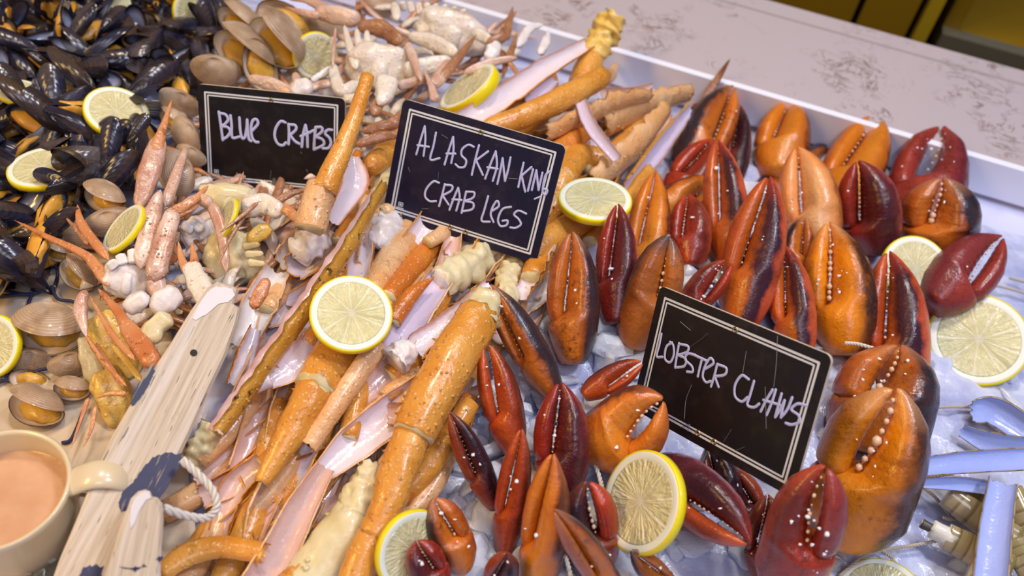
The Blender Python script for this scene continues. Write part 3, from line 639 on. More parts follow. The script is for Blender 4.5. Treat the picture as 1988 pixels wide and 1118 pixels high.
# ------------------------------------------------------------------ king crab legs: tubes, split shells, meat
def m_shell(name, c1, c2, speck, amt, rough=.28):
    t = NT(name); oc = t.obj_co(); n = t.ramp(t.noise(26, oc, 3), [(.3, 0.0), (.7, 1.0)])
    c = t.mix(n, lin(c1), lin(c2)); sp = t.ramp(t.noise(150, oc, 3, .7), [(.56, 0.0), (.64, 1.0)]); pt = t.ramp(t.noise(22, oc, 2), [(.45, 0.0), (.6, 1.0)])
    c = t.mix(t.math('MULTIPLY', t.math('MULTIPLY', sp, pt), amt), c, lin(speck))
    v = t.node('ShaderNodeTexVoronoi', feature='F1'); v.inputs['Scale'].default_value = 260; t.link(oc, v.inputs['Vector'])
    d = t.ramp(v.outputs['Distance'], [(.0, 1.0), (.32, 0.0)]); c = t.mix(t.math('MULTIPLY', d, .35), c, lin('#f2cf9c'))
    uv = t.sep(t.attr()); c = t.mix(t.ramp(t.math('MULTIPLY', uv[2], -1.0), [(.3, 0.0), (1.0, .7)]), c, lin('#6a581e'))
    t.set(col=c, rough=rough, spec=.55, coat=.25, croug=.15, sss=.08, sssr=(1, .5, .2), ssss=.003); t.bump(t.math('ADD', t.math('ADD', d, t.noise(200, oc, 3)), t.math('MULTIPLY', t.noise(60, oc, 4), 2.0)), .45, .0016); return t.m
M['kc'] = m_shell('crab_shell_orange', '#cf8426', '#e2a34a', '#7a5018', .4)
M['kcd'] = m_shell('crab_shell_deep_orange', '#c46a20', '#d88632', '#7a3a14', .45)
M['kct'] = m_shell('crab_shell_tan', '#d99c5e', '#eac294', '#8a5c30', .45)
M['kcs'] = m_shell('crab_shell_speckled', '#b47c22', '#d09a3e', '#4e300c', 1.0)
def m_lining(name, c1, c2, edge):
    t = NT(name); uv = t.sep(t.attr()); oc = t.obj_co(); e = t.math('ABSOLUTE', t.math('SUBTRACT', uv[0], .5))
    c = t.mix(t.noise(30, oc, 4), lin(c1), lin(c2)); n = t.noise(40, oc, 3)
    c = t.mix(t.ramp(t.math('ADD', e, t.math('MULTIPLY', n, .12)), [(.42, 0.0), (.54, .85)]), c, lin(edge))
    t.set(col=c, rough=.22, spec=.5, coat=.3, sss=.15, sssr=(1, .6, .6), ssss=.003); t.bump(t.noise(70, oc, 4), .35, .003); return t.m
M['lin'] = m_lining('shell_lining_white', '#e9dfe8', '#dccad0', '#c98f80')
M['linp'] = m_lining('shell_lining_pink', '#e0c4bc', '#d2a698', '#c48a62')
M['linl'] = m_lining('shell_lining_lavender', '#d9cde6', '#cdb9cc', '#a87e78')
def m_meat(name, c1, c2, c3):
    t = NT(name); oc = t.obj_co(); n = t.noise(60, oc, 4); c = t.mix(t.ramp(n, [(.3, 0.0), (.65, 1.0)]), lin(c1), lin(c2))
    c = t.mix(t.ramp(t.noise(28, oc, 2), [(.52, 0.0), (.72, .7)]), c, lin(c3)); t.set(col=c, rough=.35, spec=.45, coat=.2, sss=.3, sssr=(1, .8, .5), ssss=.004); t.bump(t.noise(130, oc, 4), .4, .002); return t.m
M['cream'] = m_meat('crab_joint_cream', '#d6c696', '#e2d6b0', '#ae9450'); M['white'] = m_meat('crab_meat_white', '#efeae6', '#e2dade', '#dcc8b8')
M['yellow'] = m_meat('crab_yellow', '#e0b850', '#e8c878', '#c4902c')
M['pink'] = m_shell('crab_arm_pink', '#b4785e', '#e6cdbe', '#a85c3a', .3); M['brn'] = m_shell('crab_leg_brown', '#94603f', '#b58462', '#6a3a24', .8)
M['orl'] = m_shell('crab_leg_orange', '#c0703c', '#dca070', '#8c4420', .7); M['bwh'] = m_shell('blue_crab_white', '#e8e0d4', '#dccdbe', '#c0947c', .4)
M['yel'] = m_shell('blue_crab_yellow', '#dcae40', '#e8c878', '#a86a20', .6)
def ringframe(C):
    T = tangents(C); out = []
    for c, t in zip(C, T):
        n = CAM - c; n = unit(n - t * np.dot(n, t)); out.append((t, n, np.cross(t, n)))
    return out
def path3(pts, offs, n):
    """pixel path laid on the pile: offs = heights above the bed (start, end)"""
    m = len(pts); o = np.interp(np.linspace(0, 1, m), np.linspace(0, 1, len(offs)), offs)
    return catmull([PH(*p, float(q)) for p, q in zip(pts, o)], n)
def radii(C, w):
    n = len(C); ws = np.interp(np.linspace(0, 1, n), np.linspace(0, 1, len(w)), w); return [wi * mpp(c) / 2 for wi, c in zip(ws, C)]
def tube(root, name, C, R, mat, seed=1, spikes=14, flat=.85, cap=None, rag=.15, wob=.09, ridge=0.0, seg=14, fold=0.0, pointy=(0, 0)):
    rnd = random.Random(seed); fr = ringframe(C); n = len(C); rings = []; A = []; acc = 0
    for i, (c, r, (t, nn, b)) in enumerate(zip(C, R, fr)):
        if i: acc += np.linalg.norm(C[i] - C[i - 1])
        s = i / (n - 1); k = 1.0
        if pointy[0] and s < .12: k = math.sqrt(max(.001, s / .12))
        if pointy[1] and s > .88: k = math.sqrt(max(.001, (1 - s) / .12))
        ring = []
        for j in range(seg):
            f = 2 * math.pi * j / seg; q = (math.cos(f) * 1.2 + seed * 3, math.sin(f) * 1.2, acc / max(1e-5, np.mean(R)) * .9)
            rr = r * k * (1 + wob * nz(q, 1.0) + fold * nz((q[0] * 1.4, q[1] * 1.4, q[2] * 1.6), 1.3))
            if ridge: rr *= 1 - ridge * .5 * math.cos(4 * f) - ridge * 1.3 * math.exp(-((f - math.pi / 2 + .25) / .22) ** 2) * math.sin(math.pi * s)
            p = c + rr * (b * math.cos(f) + nn * math.sin(f) * flat)
            if rag and i in (0, n - 1): p = p + t * r * rag * 2 * nz((j * 1.7, seed, i), .9)
            ring.append(p); A.append((j / seg, s, acc))
        rings.append(ring)
    V, F = loft(rings); mi = [0] * (len(F) - 2) + [1, 1]
    mb = MB(); mb.add(V, F, A)
    for _ in range(spikes):
        i = rnd.randint(1, n - 2); f = rnd.uniform(-.3, math.pi + .3); t, nn, b = fr[i]; r = R[i]
        d = unit(b * math.cos(f) + nn * math.sin(f) * flat); p0 = C[i] + r * .93 * (b * math.cos(f) + nn * math.sin(f) * flat) + t * rnd.uniform(-.5, .5) * r * .4
        u = unit(np.cross(d, t)); h = r * rnd.uniform(.12, .26); w = r * rnd.uniform(.08, .14)
        mb.add([p0 + w * (t * math.cos(a) + u * math.sin(a)) for a in np.linspace(0, 2 * math.pi, 7)[:-1]] + [p0 + d * h + t * h * .2],
               [(k, (k + 1) % 6, 6) for k in range(6)], [(0, 0, 0)] * 6 + [(0, 0, -1)]); mi += [0] * 6
    return mesh_obj(name, mb.V, mb.F, [mat, cap or M['cream']], root, attr=mb.A, mi=mi)
def trough(root, C, R, mat, lining, seed=1, twist=0, arc=100, depth=.75, jag=.10, spikes=8, name='shell', flare=None):
    rnd = random.Random(seed); fr = ringframe(C); n = len(C); m = 15; outer = []; inner = []; A = []
    for i, (c, r, (t, nn, b)) in enumerate(zip(C, R, fr)):
        s = i / (n - 1); tw = math.radians(twist); N = nn * math.cos(tw) + b * math.sin(tw); Bv = np.cross(t, N)
        aL = math.radians(arc) * (1 + jag * 2 * nz((i * .55, seed, 1), 1)); aR = math.radians(arc) * (1 + jag * 2 * nz((i * .55, seed, 9), 1)); o = []; q = []
        for j in range(m):
            f = -aL + (aL + aR) * j / (m - 1); w = 1 + .04 * nz((j * .5, i * .3, seed), 1)
            dr = Bv * math.sin(f) - N * math.cos(f) * depth
            e = t * r * .5 * nz((j * .6, seed, i), 1.0) if i in (0, n - 1) else 0
            o.append(c + dr * r * w + e); q.append(c + dr * r * w * .90 + N * r * .04 + e); A.append((j / (m - 1), s, 0))
        outer.append(o); inner.append(q)
    Vo, Fo = loft(outer, closed=False); Vi, Fi = loft(inner, closed=False); k = len(Vo)
    rim = []
    for i in range(n - 1):
        for j in (0, m - 1): rim.append((i * m + j, (i + 1) * m + j, k + (i + 1) * m + j, k + i * m + j))
    for i in (0, n - 1):
        for j in range(m - 1): rim.append((i * m + j, i * m + j + 1, k + i * m + j + 1, k + i * m + j))
    mb = MB(); mb.add(Vo + Vi, [f[::-1] for f in Fo] + rim, A + A)
    for _ in range(spikes):
        i = rnd.randint(1, n - 2); j = rnd.randint(1, m - 2); p = outer[i][j]; d = unit(p - C[i]); t = fr[i][0]; u = unit(np.cross(d, t)); r = R[i]; w = r * .1
        mb.add([p - d * r * .03 + w * (t * math.cos(a) + u * math.sin(a)) for a in np.linspace(0, 2 * math.pi, 7)[:-1]] + [p + d * r * .2], [(x, (x + 1) % 6, 6) for x in range(6)], [(0, 0, 0)] * 7)
    mb.obj(name, mat, root)
    mesh_obj('lining', Vi, Fi, lining, root, attr=A)
def center(ps): return np.mean([PH(*p, .02) for p in ps], axis=0)
def leg(label, parts, cat='crab leg', group='king crab legs and split shells', name='king_crab_limb'):
    """parts: (kind, name, px path, px widths, heights, options)"""
    allp = [p for q in parts for p in q[2]]; c = center(allp); root = thing(name, label, cat, c, group)
    for i, (kind, nm, pts, w, off, o) in enumerate(parts):
        o = dict(o); n = o.pop('n', max(10, 7 * len(pts))); C = path3(pts, off, n); R = radii(C, w); sd = abs(hash_s(label)) % 97 + i * 13; mat = M[o.pop('mat', 'kc')]
        if kind == 'tube':
            if 'cap' in o: o['cap'] = M[o['cap']]
            tube(root, nm, C, R, mat, seed=sd, **o)
        else: trough(root, C, R, mat, M[o.pop('lin', 'lin')], seed=sd, name=nm, **o)
    return root
def hash_s(s): return sum((i + 1) * ord(c) for i, c in enumerate(s))
meatopt = dict(mat='cream', spikes=0, fold=.42, wob=.2, seg=24, flat=.8, cap='white', n=36)
KC = [
 ('thickest orange king crab leg, whole, running down to the bottom edge', [
   ('tube', 'knuckle', [(952, 572), (928, 618)], [54, 78], (.046, .044), dict(meatopt, n=14, fold=.25)),
   ('tube', 'segment', [(932, 610), (880, 695), (830, 785), (803, 842)], [84, 96, 92, 86], (.044, .04), dict(spikes=46, n=30, seg=20)),
   ('tube', 'segment', [(800, 842), (772, 915), (750, 985), (722, 1040)], [72, 76, 66, 60], (.038, .034), dict(spikes=26, n=24, seg=18)),
   ('tube', 'segment', [(722, 1036), (702, 1085), (680, 1140)], [58, 66, 62], (.034, .03), dict(spikes=10))]),
 ('broken orange leg standing up across the right edge of the BLUE CRABS sign', [
   ('tube', 'segment', [(714, 148), (691, 222), (664, 290), (628, 372)], [26, 32, 40, 52], (.105, .075), dict(spikes=34, n=28, cap='kct')),
   ('tube', 'segment', [(624, 362), (612, 402), (602, 444)], [58, 62, 66], (.075, .06), dict(spikes=5, mat='kct', rag=.25))]),
 ('long split leg with brown speckled back left of the middle lemon slice', [
   ('trough', 'shell', [(735, 360), (668, 470), (585, 590), (490, 725), (415, 832)], [40, 58, 66, 66, 56], (.048, .04), dict(mat='kcs', twist=80, arc=102, spikes=40, n=40, depth=.9)),
   ('tube', 'knuckle', [(412, 822), (392, 865), (368, 905)], [46, 52, 46], (.03, .02), meatopt)]),
 ('orange leg coming out from under the middle lemon slice, jointed above a pale tube', [
   ('tube', 'segment', [(690, 630), (650, 690), (612, 752)], [86, 92, 84], (.016, .034), dict(spikes=16, n=18, seg=18)),
   ('tube', 'segment', [(612, 752), (562, 845), (508, 938)], [72, 62, 32], (.034, .03), dict(spikes=24, n=24))]),
 ('peach curled shell tube lying against the jointed leg below the middle lemon slice', [('trough', 'shell', [(735, 668), (665, 768), (600, 868)], [44, 44, 36], (.032, .03), dict(mat='kct', twist=165, arc=150, lin='linp', spikes=8))]),
 ('long cut-open leg, white inside, running from the thickest leg to the bottom edge', [
   ('trough', 'shell', [(850, 735), (770, 795), (690, 858), (628, 915)], [62, 80, 78, 46], (.026, .026), dict(twist=8, arc=92, spikes=8, n=26, mat='kct')),
   ('trough', 'shell', [(632, 905), (585, 985), (545, 1065), (500, 1140)], [40, 62, 74, 78], (.028, .026), dict(twist=-5, arc=95, spikes=8, n=26, mat='kct', lin='linp'))]),
 ('crumpled cream leg joint and cut leg at the bottom between shell and thickest leg', [
   ('tube', 'joint_meat', [(722, 902), (706, 955), (684, 1012)], [50, 68, 66], (.02, .02), meatopt),
   ('tube', 'segment', [(690, 1000), (650, 1060), (592, 1140)], [86, 104, 98], (.018, .016), dict(mat='cream', spikes=6, fold=.1, n=24, seg=18))]),
 ('narrow white trough of shell right of the middle lemon slice with a frayed lower end', [
   ('trough', 'shell', [(862, 528), (805, 612), (758, 694)], [54, 64, 58], (.03, .03), dict(twist=14, arc=88, lin='linl', mat='kct', spikes=4)),
   ('tube', 'knuckle', [(795, 672), (768, 700)], [46, 58], (.034, .034), dict(meatopt, mat='white', n=16)),
   ('trough', 'shell', [(775, 690), (725, 745), (672, 795)], [56, 54, 44], (.026, .022), dict(twist=-8, arc=95, lin='linp', spikes=4))]),
 ('split orange shell with white inside directly above the thickest leg', [('trough', 'shell', [(956, 548), (885, 618), (808, 672)], [36, 70, 66], (.042, .036), dict(twist=48, arc=100, spikes=14, n=24))]),
 ('white curled shell with a ring end below left of the middle lemon slice', [
   ('trough', 'shell', [(612, 672), (560, 712), (520, 738)], [72, 66, 40], (.036, .036), dict(twist=10, arc=88, mat='kct', jag=.2)),
   ('tube', 'ring_end', [(525, 735), (488, 750)], [34, 34], (.038, .038), dict(mat='lin', spikes=0, cap='linp', rag=0, n=8))]),
 ('open shell holding a white lump of meat below the BLUE CRABS sign', [('trough', 'shell', [(652, 440), (602, 472), (556, 512)], [66, 88, 70], (.024, .022), dict(twist=10, arc=80, lin='white', mat='kct', jag=.2)),
   ('tube', 'meat', [(634, 448), (600, 474), (570, 498)], [48, 66, 50], (.030, .028), dict(meatopt, mat='white', pointy=(1, 1)))]),
 ('shell cup of white meat at the lower left corner of the king crab sign', [('trough', 'shell', [(768, 412), (742, 455), (722, 508)], [62, 82, 60], (.010, .020), dict(twist=0, arc=85, lin='white', mat='kct', jag=.2)),
   ('tube', 'meat', [(766, 415), (748, 448), (736, 478)], [50, 66, 40], (.013, .023), dict(meatopt, mat='white', pointy=(0, 1)))]),
 ('pinkish shell strip below the cup of white meat', [('trough', 'shell', [(716, 405), (702, 480), (694, 556)], [46, 52, 48], (.022, .022), dict(twist=20, lin='lin', mat='kct'))]),
 ('tan leg stub entering under the middle lemon slice from above', [('tube', 'segment', [(812, 418), (772, 482), (722, 572)], [50, 58, 60], (.008, .020), dict(mat='kct', spikes=16))]),
 ('bumpy deep orange leg under the lower edge of the king crab sign', [('tube', 'segment', [(868, 440), (812, 508), (752, 580)], [40, 46, 40], (.006, .024), dict(mat='kcd', spikes=28))]),
 ('thin tan leg piece right of the bumpy deep orange leg', [('tube', 'segment', [(836, 498), (792, 566)], [30, 30], (.010, .016), dict(mat='kct', spikes=8))]),
 ('orange claw finger with a dark brown tip beside the narrow white trough', [('tube', 'finger', [(842, 538), (800, 572), (760, 625)], [4, 32, 40], (.036, .03), dict(mat='kcd', spikes=4))]),
 ('pink shell strip in the shade below the sign stake', [('trough', 'shell', [(888, 462), (850, 520), (830, 550)], [42, 42, 34], (.006, .012), dict(lin='linp', twist=-20))]),
 ('large cream knuckle below the lower right of the king crab sign', [('tube', 'joint_meat', [(962, 474), (910, 516), (852, 550)], [58, 70, 58], (.012, .026), meatopt)]),
 ('square cream knuckle right of the large one, under the sign corner', [('tube', 'joint_meat', [(994, 496), (986, 545), (982, 590)], [50, 44, 46], (.010, .022), meatopt)]),
 ('torn pale orange shell flake between the sign corner and the slate-rimmed claw', [('trough', 'shell', [(1072, 468), (1040, 520), (1010, 575)], [28, 40, 34], (.03, .024), dict(jag=.3, twist=30))]),
 ('translucent white shell scrap on the ice below the torn flake', [('trough', 'shell', [(1085, 540), (1040, 570), (990, 612)], [44, 52, 40], (.018, .014), dict(jag=.3, lin='white', mat='kct'))]),
 ('thin orange leg crossing behind the black-edged front claw', [('tube', 'segment', [(912, 768), (855, 862), (776, 972)], [28, 36, 46], (.022, .018), dict(mat='kcd', spikes=26))]),
 ('tan split shell left of the jointed leg, upper one', [('trough', 'shell', [(508, 745), (496, 830), (462, 915)], [46, 58, 44], (.02, .016), dict(lin='linp', mat='kct', twist=-10))]),
 ('tan split shell tucked right of the upper tan one', [('trough', 'shell', [(566, 742), (548, 800), (530, 868)], [46, 54, 40], (.018, .014), dict(lin='linp', mat='kct', twist=-15))]),
 ('frayed orange shell under the loop of white rope', [('trough', 'shell', [(508, 898), (452, 950), (420, 1050)], [46, 58, 40], (.024, .016), dict(lin='linp', twist=25, jag=.22))]),
 ('short split shell standing between frayed orange shell and long cut-open leg', [('trough', 'shell', [(530, 940), (505, 995), (486, 1060)], [56, 56, 36], (.022, .016), dict(lin='linp', mat='kct', twist=-25))]),
 ('bent orange shell lying flat at the bottom beside the small wooden post', [('trough', 'shell', [(312, 1112), (368, 1075), (436, 1062), (515, 1075)], [40, 52, 46, 44], (.03, .026), dict(twist=150, arc=95, lin='linp', spikes=16, n=24))]),
 ('pale shell stub right of the thickest leg near its lower joint', [('trough', 'shell', [(908, 728), (892, 762), (872, 800)], [30, 34, 26], (.026, .02), dict(mat='kct', lin='linp'))]),
 ('white and orange-red shell point between broken leg and king crab sign', [('trough', 'shell', [(688, 300), (690, 350), (648, 428)], [20, 62, 30], (.06, .05), dict(mat='kcd', twist=-25, lin='lin', arc=92))]),
 ('dark red thin leg behind the broken orange leg', [('tube', 'segment', [(696, 295), (672, 350), (646, 404)], [16, 24, 22], (.04, .036), dict(mat='kcd', spikes=6))]),
 ('round-ended orange leg left of the king crab sign', [('tube', 'segment', [(800, 255), (752, 296), (712, 330)], [46, 50, 44], (.022, .03), dict(spikes=6, pointy=(0, 1)))]),
 ('cream knuckle behind the left edge of the king crab sign', [('tube', 'joint_meat', [(775, 300), (752, 345), (742, 385)], [40, 46, 40], (.006, .024), meatopt)]),
 ('pink and white split leg reaching up to the frayed yellow joint at the back', [('trough', 'shell', [(1145, 82), (1060, 130), (985, 182), (898, 238)], [26, 44, 54, 52], (.055, .045), dict(twist=30, arc=95, lin='lin', spikes=10, n=26))]),
 ('furthest crab leg with a frayed yellow joint rising over the counter ledge', [
   ('tube', 'joint_meat', [(1198, 28), (1176, 62), (1152, 108)], [44, 56, 46], (.075, .045), dict(meatopt, mat='yellow', fold=.5, cap='cream')),
   ('tube', 'segment', [(1152, 104), (1138, 140), (1120, 180)], [48, 54, 50], (.045, .03), dict(spikes=4))]),
 ('straight orange leg with dark nicks above the king crab sign', [('tube', 'segment', [(1172, 148), (1100, 188), (1025, 222), (945, 252)], [40, 50, 46, 42], (.05, .042), dict(spikes=10, n=26, rag=.4))]),
 ('pale orange split leg ending in a torn point near the top right', [('trough', 'shell', [(1256, 182), (1190, 196), (1130, 222), (1050, 260)], [42, 68, 64, 54], (.034, .03), dict(mat='kct', twist=118, arc=88, lin='linl', spikes=12, n=24, jag=.25))]),
 ('tan split leg leading to the small dark red back claw', [('trough', 'shell', [(1335, 178), (1260, 200), (1160, 246)], [42, 64, 64], (.02, .018), dict(mat='kct', spikes=10, twist=132, arc=88, lin='linp', jag=.25))]),
 ('lavender strip of membrane lying across the tan legs', [('trough', 'shell', [(1125, 192), (1148, 246), (1196, 306)], [28, 32, 26], (.05, .044), dict(mat='linl', lin='linl', arc=60, spikes=0))]),
 ('flat tan-orange leg slab right of the king crab sign above the lemon slice', [('trough', 'shell', [(1288, 212), (1225, 282), (1140, 358)], [44, 68, 66], (.032, .018), dict(mat='kct', twist=128, arc=85, lin='linl', spikes=2, n=24, jag=.2))]),
 ('lavender split leg with a brown edge just left of the claw bed', [('trough', 'shell', [(1345, 205), (1286, 282), (1226, 366)], [24, 42, 46], (.034, .03), dict(mat='kcs', twist=-38, lin='linl', spikes=14, n=24))]),
 ('knobbly bent orange leg at the right edge of the king crab sign', [
   ('tube', 'segment', [(1172, 312), (1120, 306), (1092, 348)], [44, 54, 60], (.02, .022), dict(spikes=14)),
   ('tube', 'segment', [(1094, 340), (1070, 410), (1046, 470)], [62, 70, 70], (.022, .004), dict(spikes=14))]),
 ('orange leg stub under the lemon slice by the king crab sign', [('tube', 'segment', [(1160, 412), (1090, 452), (1030, 500)], [50, 58, 50], (.024, .022), dict(spikes=10))]),
 ('short orange shell beside the claw with the rose finger', [('trough', 'shell', [(1262, 330), (1232, 368), (1208, 412)], [30, 42, 42], (.022, .018), dict(twist=160, spikes=4))]),
 ('small rounded orange leg end above the sign corner', [('tube', 'segment', [(1150, 246), (1112, 276), (1070, 300)], [30, 42, 40], (.024, .022), dict(mat='kcd', spikes=8))]),
 ('small tan leg stub between the pink split leg and the nicked orange leg', [('tube', 'segment', [(1035, 172), (1000, 196), (960, 224)], [34, 44, 40], (.034, .03), dict(mat='kct', spikes=4))]),
 ('white shell flake beside the pink split leg', [('trough', 'shell', [(1078, 150), (1052, 176), (1026, 196)], [20, 28, 20], (.046, .042), dict(lin='linl', mat='kct'))]),
 ('white split shell between the wooden plank and the speckled leg', [('trough', 'shell', [(540, 520), (505, 590), (470, 670)], [50, 72, 52], (.022, .014), dict(lin='white', mat='kct', twist=12))]),
 ('pink-edged white shell right beside the top of the wooden plank', [('trough', 'shell', [(496, 636), (478, 690), (455, 745)], [26, 44, 34], (.02, .014), dict(lin='lin', mat='kcd', twist=-30))]),
]
for lab, parts in KC: leg(lab, parts)
# shells and legs filling the pile underneath: a few kinds, each copied piece by piece
def protos():
    out = []
    for k, (kind, mat, lining, L, w, lab) in enumerate([('trough', 'kct', 'linp', .085, .016, 'pale split crab shell buried in the king crab pile'), ('tube', 'kc', None, .085, .014, 'orange crab leg buried in the king crab pile'),
                                   ('trough', 'kc', 'lin', .07, .018, 'white-lined orange shell buried in the king crab pile'), ('tube', 'kct', None, .07, .012, 'thin tan crab leg buried in the king crab pile'),
                                   ('trough', 'kcd', 'linp', .06, .014, 'pink-lined shell scrap buried in the king crab pile')]):
        C = [np.array([L * (i / 13 - .5), .006 * math.sin(i / 13 * 3), 0]) for i in range(14)]; R = [w / 2 * (.75 + .4 * math.sin(i / 13 * 2.6)) for i in range(14)]
        root = thing('king_crab_shell' if kind == 'trough' else 'king_crab_limb', lab, 'crab leg', (0, 0, 0), lab + 's' if False else 'buried ' + lab.split(' buried')[0] + ' pieces')
        global CAM
        save = CAM; CAM = np.array([0, 0, 5.0])
        if kind == 'tube': tube(root, 'segment', C, R, M[mat], seed=k + 5, spikes=14)
        else: trough(root, C, R, M[mat], M[lining], seed=k + 5, arc=95)
        CAM = save; out.append(root)
    return out
def inpoly(x, y, poly):
    r = False; j = len(poly) - 1
    for i in range(len(poly)):
        if (poly[i][1] > y) != (poly[j][1] > y) and x < (poly[j][0] - poly[i][0]) * (y - poly[i][1]) / (poly[j][1] - poly[i][1]) + poly[i][0]: r = not r
        j = i
    return r
PR = protos(); rnd = random.Random(11); used = [False] * len(PR)
poly = [(560, 400), (720, 300), (960, 200), (1150, 130), (1290, 200), (1200, 400), (1040, 560), (930, 720), (850, 900), (740, 1118), (330, 1118), (420, 900), (500, 640)]
pts = []
tries = 0
while len(pts) < 150 and tries < 9000:
    tries += 1; x, y = rnd.uniform(320, 1290), rnd.uniform(120, 1118)
    if not inpoly(x, y, poly) or any((x - a) ** 2 + (y - b) ** 2 < 38 ** 2 for a, b in pts): continue
    pts.append((x, y)); k = rnd.randrange(len(PR)); c = PH(x, y, rnd.uniform(.004, .020))
    ang = math.radians(rnd.gauss(125 if y > 400 else 150, 16)); q = PH(x + 60 * math.cos(ang), y + 60 * math.sin(ang), .01); d = unit(q - PH(x, y, .01)); d = unit(d + np.array([0, 0, rnd.uniform(-.2, .2)]))
    n = unit(CAM - c) * .6 + np.array([rnd.uniform(-.5, .5), rnd.uniform(-.3, .3), .6]); n = unit(n - d * np.dot(n, d))
    if used[k]: o = copy_tree(PR[k])
    else: o = PR[k]; used[k] = True
    sc = rnd.uniform(.8, 1.2); o.matrix_world = frame4(d, np.cross(n, d), n, c) @ Matrix.Scale(sc, 4)
# ------------------------------------------------------------------ blue crabs: bodies lying belly up, arms, claws and legs
def lump(root, name, c, ax, sx, sy, sz, mat, seed, grooves=0, sub=4, amp=.12):
    """flattened ellipsoid with shallow sternum grooves; ax = image direction of its long axis in degrees"""
    n = unit(CAM - c); a = math.radians(ax); A = CR * math.cos(a) - CU * math.sin(a); A = unit(A - n * np.dot(A, n)); B = np.cross(n, A)
    V, F = ico((0, 0, 0), 1, sub); out = []; at = []
    for v in V:
        k = 1 + amp * 1.5 * nz(v * 1.6 + seed, 1.0) + amp * .8 * nz(v * 4 + seed, 1.0)
        if grooves:
            g = abs(math.sin(v[0] * grooves)) ** .35; k *= .90 + .10 * g
            k *= 1 - .06 * math.exp(-(v[1] / .1) ** 2)
        x, y, z = v[0], v[1], v[2]
        x = math.copysign(abs(x) ** .82, x); y = math.copysign(abs(y) ** .82, y)
        out.append(c + A * x * sx * k + B * y * sy * k + n * z * sz * k); at.append((.5 + .5 * x, .5 + .5 * y, z))
    return mesh_obj(name, out, F, mat, root, attr=at)
def crab(label, body, legs, group='blue crabs'):
    """body: (px, height, axis deg, half sizes px, material); legs: (part name, px path, widths, heights, material)"""
    c = PH(*body[0], body[1]); root = thing('blue_crab', label, 'crab', c, group); k = mpp(c); sx, sy = body[3]; sd = hash_s(label) % 89
    lump(root, 'body', c, body[2], sx * k, sy * k, min(sx, sy) * k * .5, M[body[4]], sd, grooves=6)
    n = unit(CAM - c); a = math.radians(body[2] + 90)
    fl = c + n * min(sx, sy) * k * .34 + (CR * math.cos(a) - CU * math.sin(a)) * sy * k * .25
    lump(root, 'abdomen_flap', fl, body[2] + 90, sy * k * .62, sx * k * .26, min(sx, sy) * k * .26, M[body[4]], sd + 3, grooves=9, sub=3, amp=.06)
    for i, (nm, p, w, off, mt) in enumerate(legs):
        C = path3(p, off, max(10, 7 * len(p))); tube(root, nm, C, radii(C, w), M[mt], seed=sd + i * 7, spikes=0, flat=.7, cap=M['bwh'], wob=.12, ridge=.14, rag=.05, pointy=(1, 1))
    return root
def limb(label, segs, name='blue_crab_limb', group='loose blue crab arms and legs', cat='crab leg'):
    c = center([p for s in segs for p in s[1]]); root = thing(name, label, cat, c, group); sd = hash_s(label) % 83
    for i, (nm, p, w, off, mt, o) in enumerate(segs):
        C = path3(p, off, max(12, 7 * len(p))); tube(root, nm, C, radii(C, w), M[mt], seed=sd + i * 11, spikes=o.get('spikes', 0), flat=.75, cap=M['bwh'], wob=o.get('wob', .10), ridge=.16, rag=.05, pointy=(o.get('p0', 1), o.get('p1', 1)), seg=16)
    return root
O_ = {}
crab('belly-up white blue crab behind the top of the broken orange leg', ((738, 132), .034, 10, (66, 46), 'bwh'), [
    ('abdomen_tip', [(752, 150), (746, 185), (734, 204)], [50, 40, 14], (.052, .05), 'bwh'),
    ('leg', [(692, 135), (680, 95), (668, 48)], [20, 17, 9], (.04, .05), 'bwh'), ('leg', [(706, 122), (697, 90), (692, 55)], [20, 16, 10], (.042, .05), 'bwh'), ('leg', [(722, 112), (714, 84), (712, 58)], [20, 16, 10], (.042, .05), 'bwh'),
    ('leg', [(700, 160), (664, 176), (650, 150), (646, 122)], [24, 28, 24, 16], (.036, .04), 'bwh'), ('leg', [(712, 178), (690, 192), (664, 190)], [26, 24, 14], (.036, .036), 'bwh'),
    ('arm', [(782, 140), (830, 128), (878, 116)], [38, 36, 24], (.04, .045), 'bwh'), ('leg', [(770, 168), (800, 160), (832, 152)], [22, 20, 16], (.04, .045), 'pink'),
    ('leg', [(790, 82), (802, 112), (818, 158)], [16, 20, 10], (.05, .048), 'pink'), ('arm', [(876, 118), (852, 152), (838, 168)], [24, 30, 20], (.045, .045), 'pink')])
crab('furthest belly-up blue crab, with yellowish gill rows, at the top edge', ((880, 62), .03, 18, (72, 40), 'bwh'), [
    ('gill_row', [(780, 2), (784, 22)], [13, 15], (.045, .036), 'bwh'), ('gill_row', [(796, 2), (800, 26)], [13, 15], (.045, .036), 'bwh'), ('gill_row', [(812, 4), (816, 30)], [13, 15], (.045, .036), 'bwh'),
    ('gill_row', [(828, 4), (832, 32)], [13, 15], (.045, .036), 'bwh'), ('gill_row', [(845, 6), (848, 30)], [13, 15], (.045, .036), 'bwh'), ('gill_row', [(862, 8), (866, 28)], [13, 15], (.045, .036), 'bwh'), ('gill_row', [(880, 12), (884, 30)], [13, 15], (.045, .036), 'bwh'), ('gill_row', [(898, 18), (902, 34)], [13, 15], (.045, .036), 'bwh'),
    ('arm', [(790, 70), (835, 80), (890, 106)], [20, 34, 26], (.045, .045), 'bwh'), ('leg', [(915, 60), (942, 74), (950, 84)], [24, 24, 14], (.04, .04), 'bwh'), ('leg', [(945, 84), (980, 66), (996, 12)], [18, 24, 4], (.042, .05), 'brn'),
    ('leg', [(770, 40), (768, 20), (764, 4)], [18, 20, 10], (.04, .045), 'bwh')])
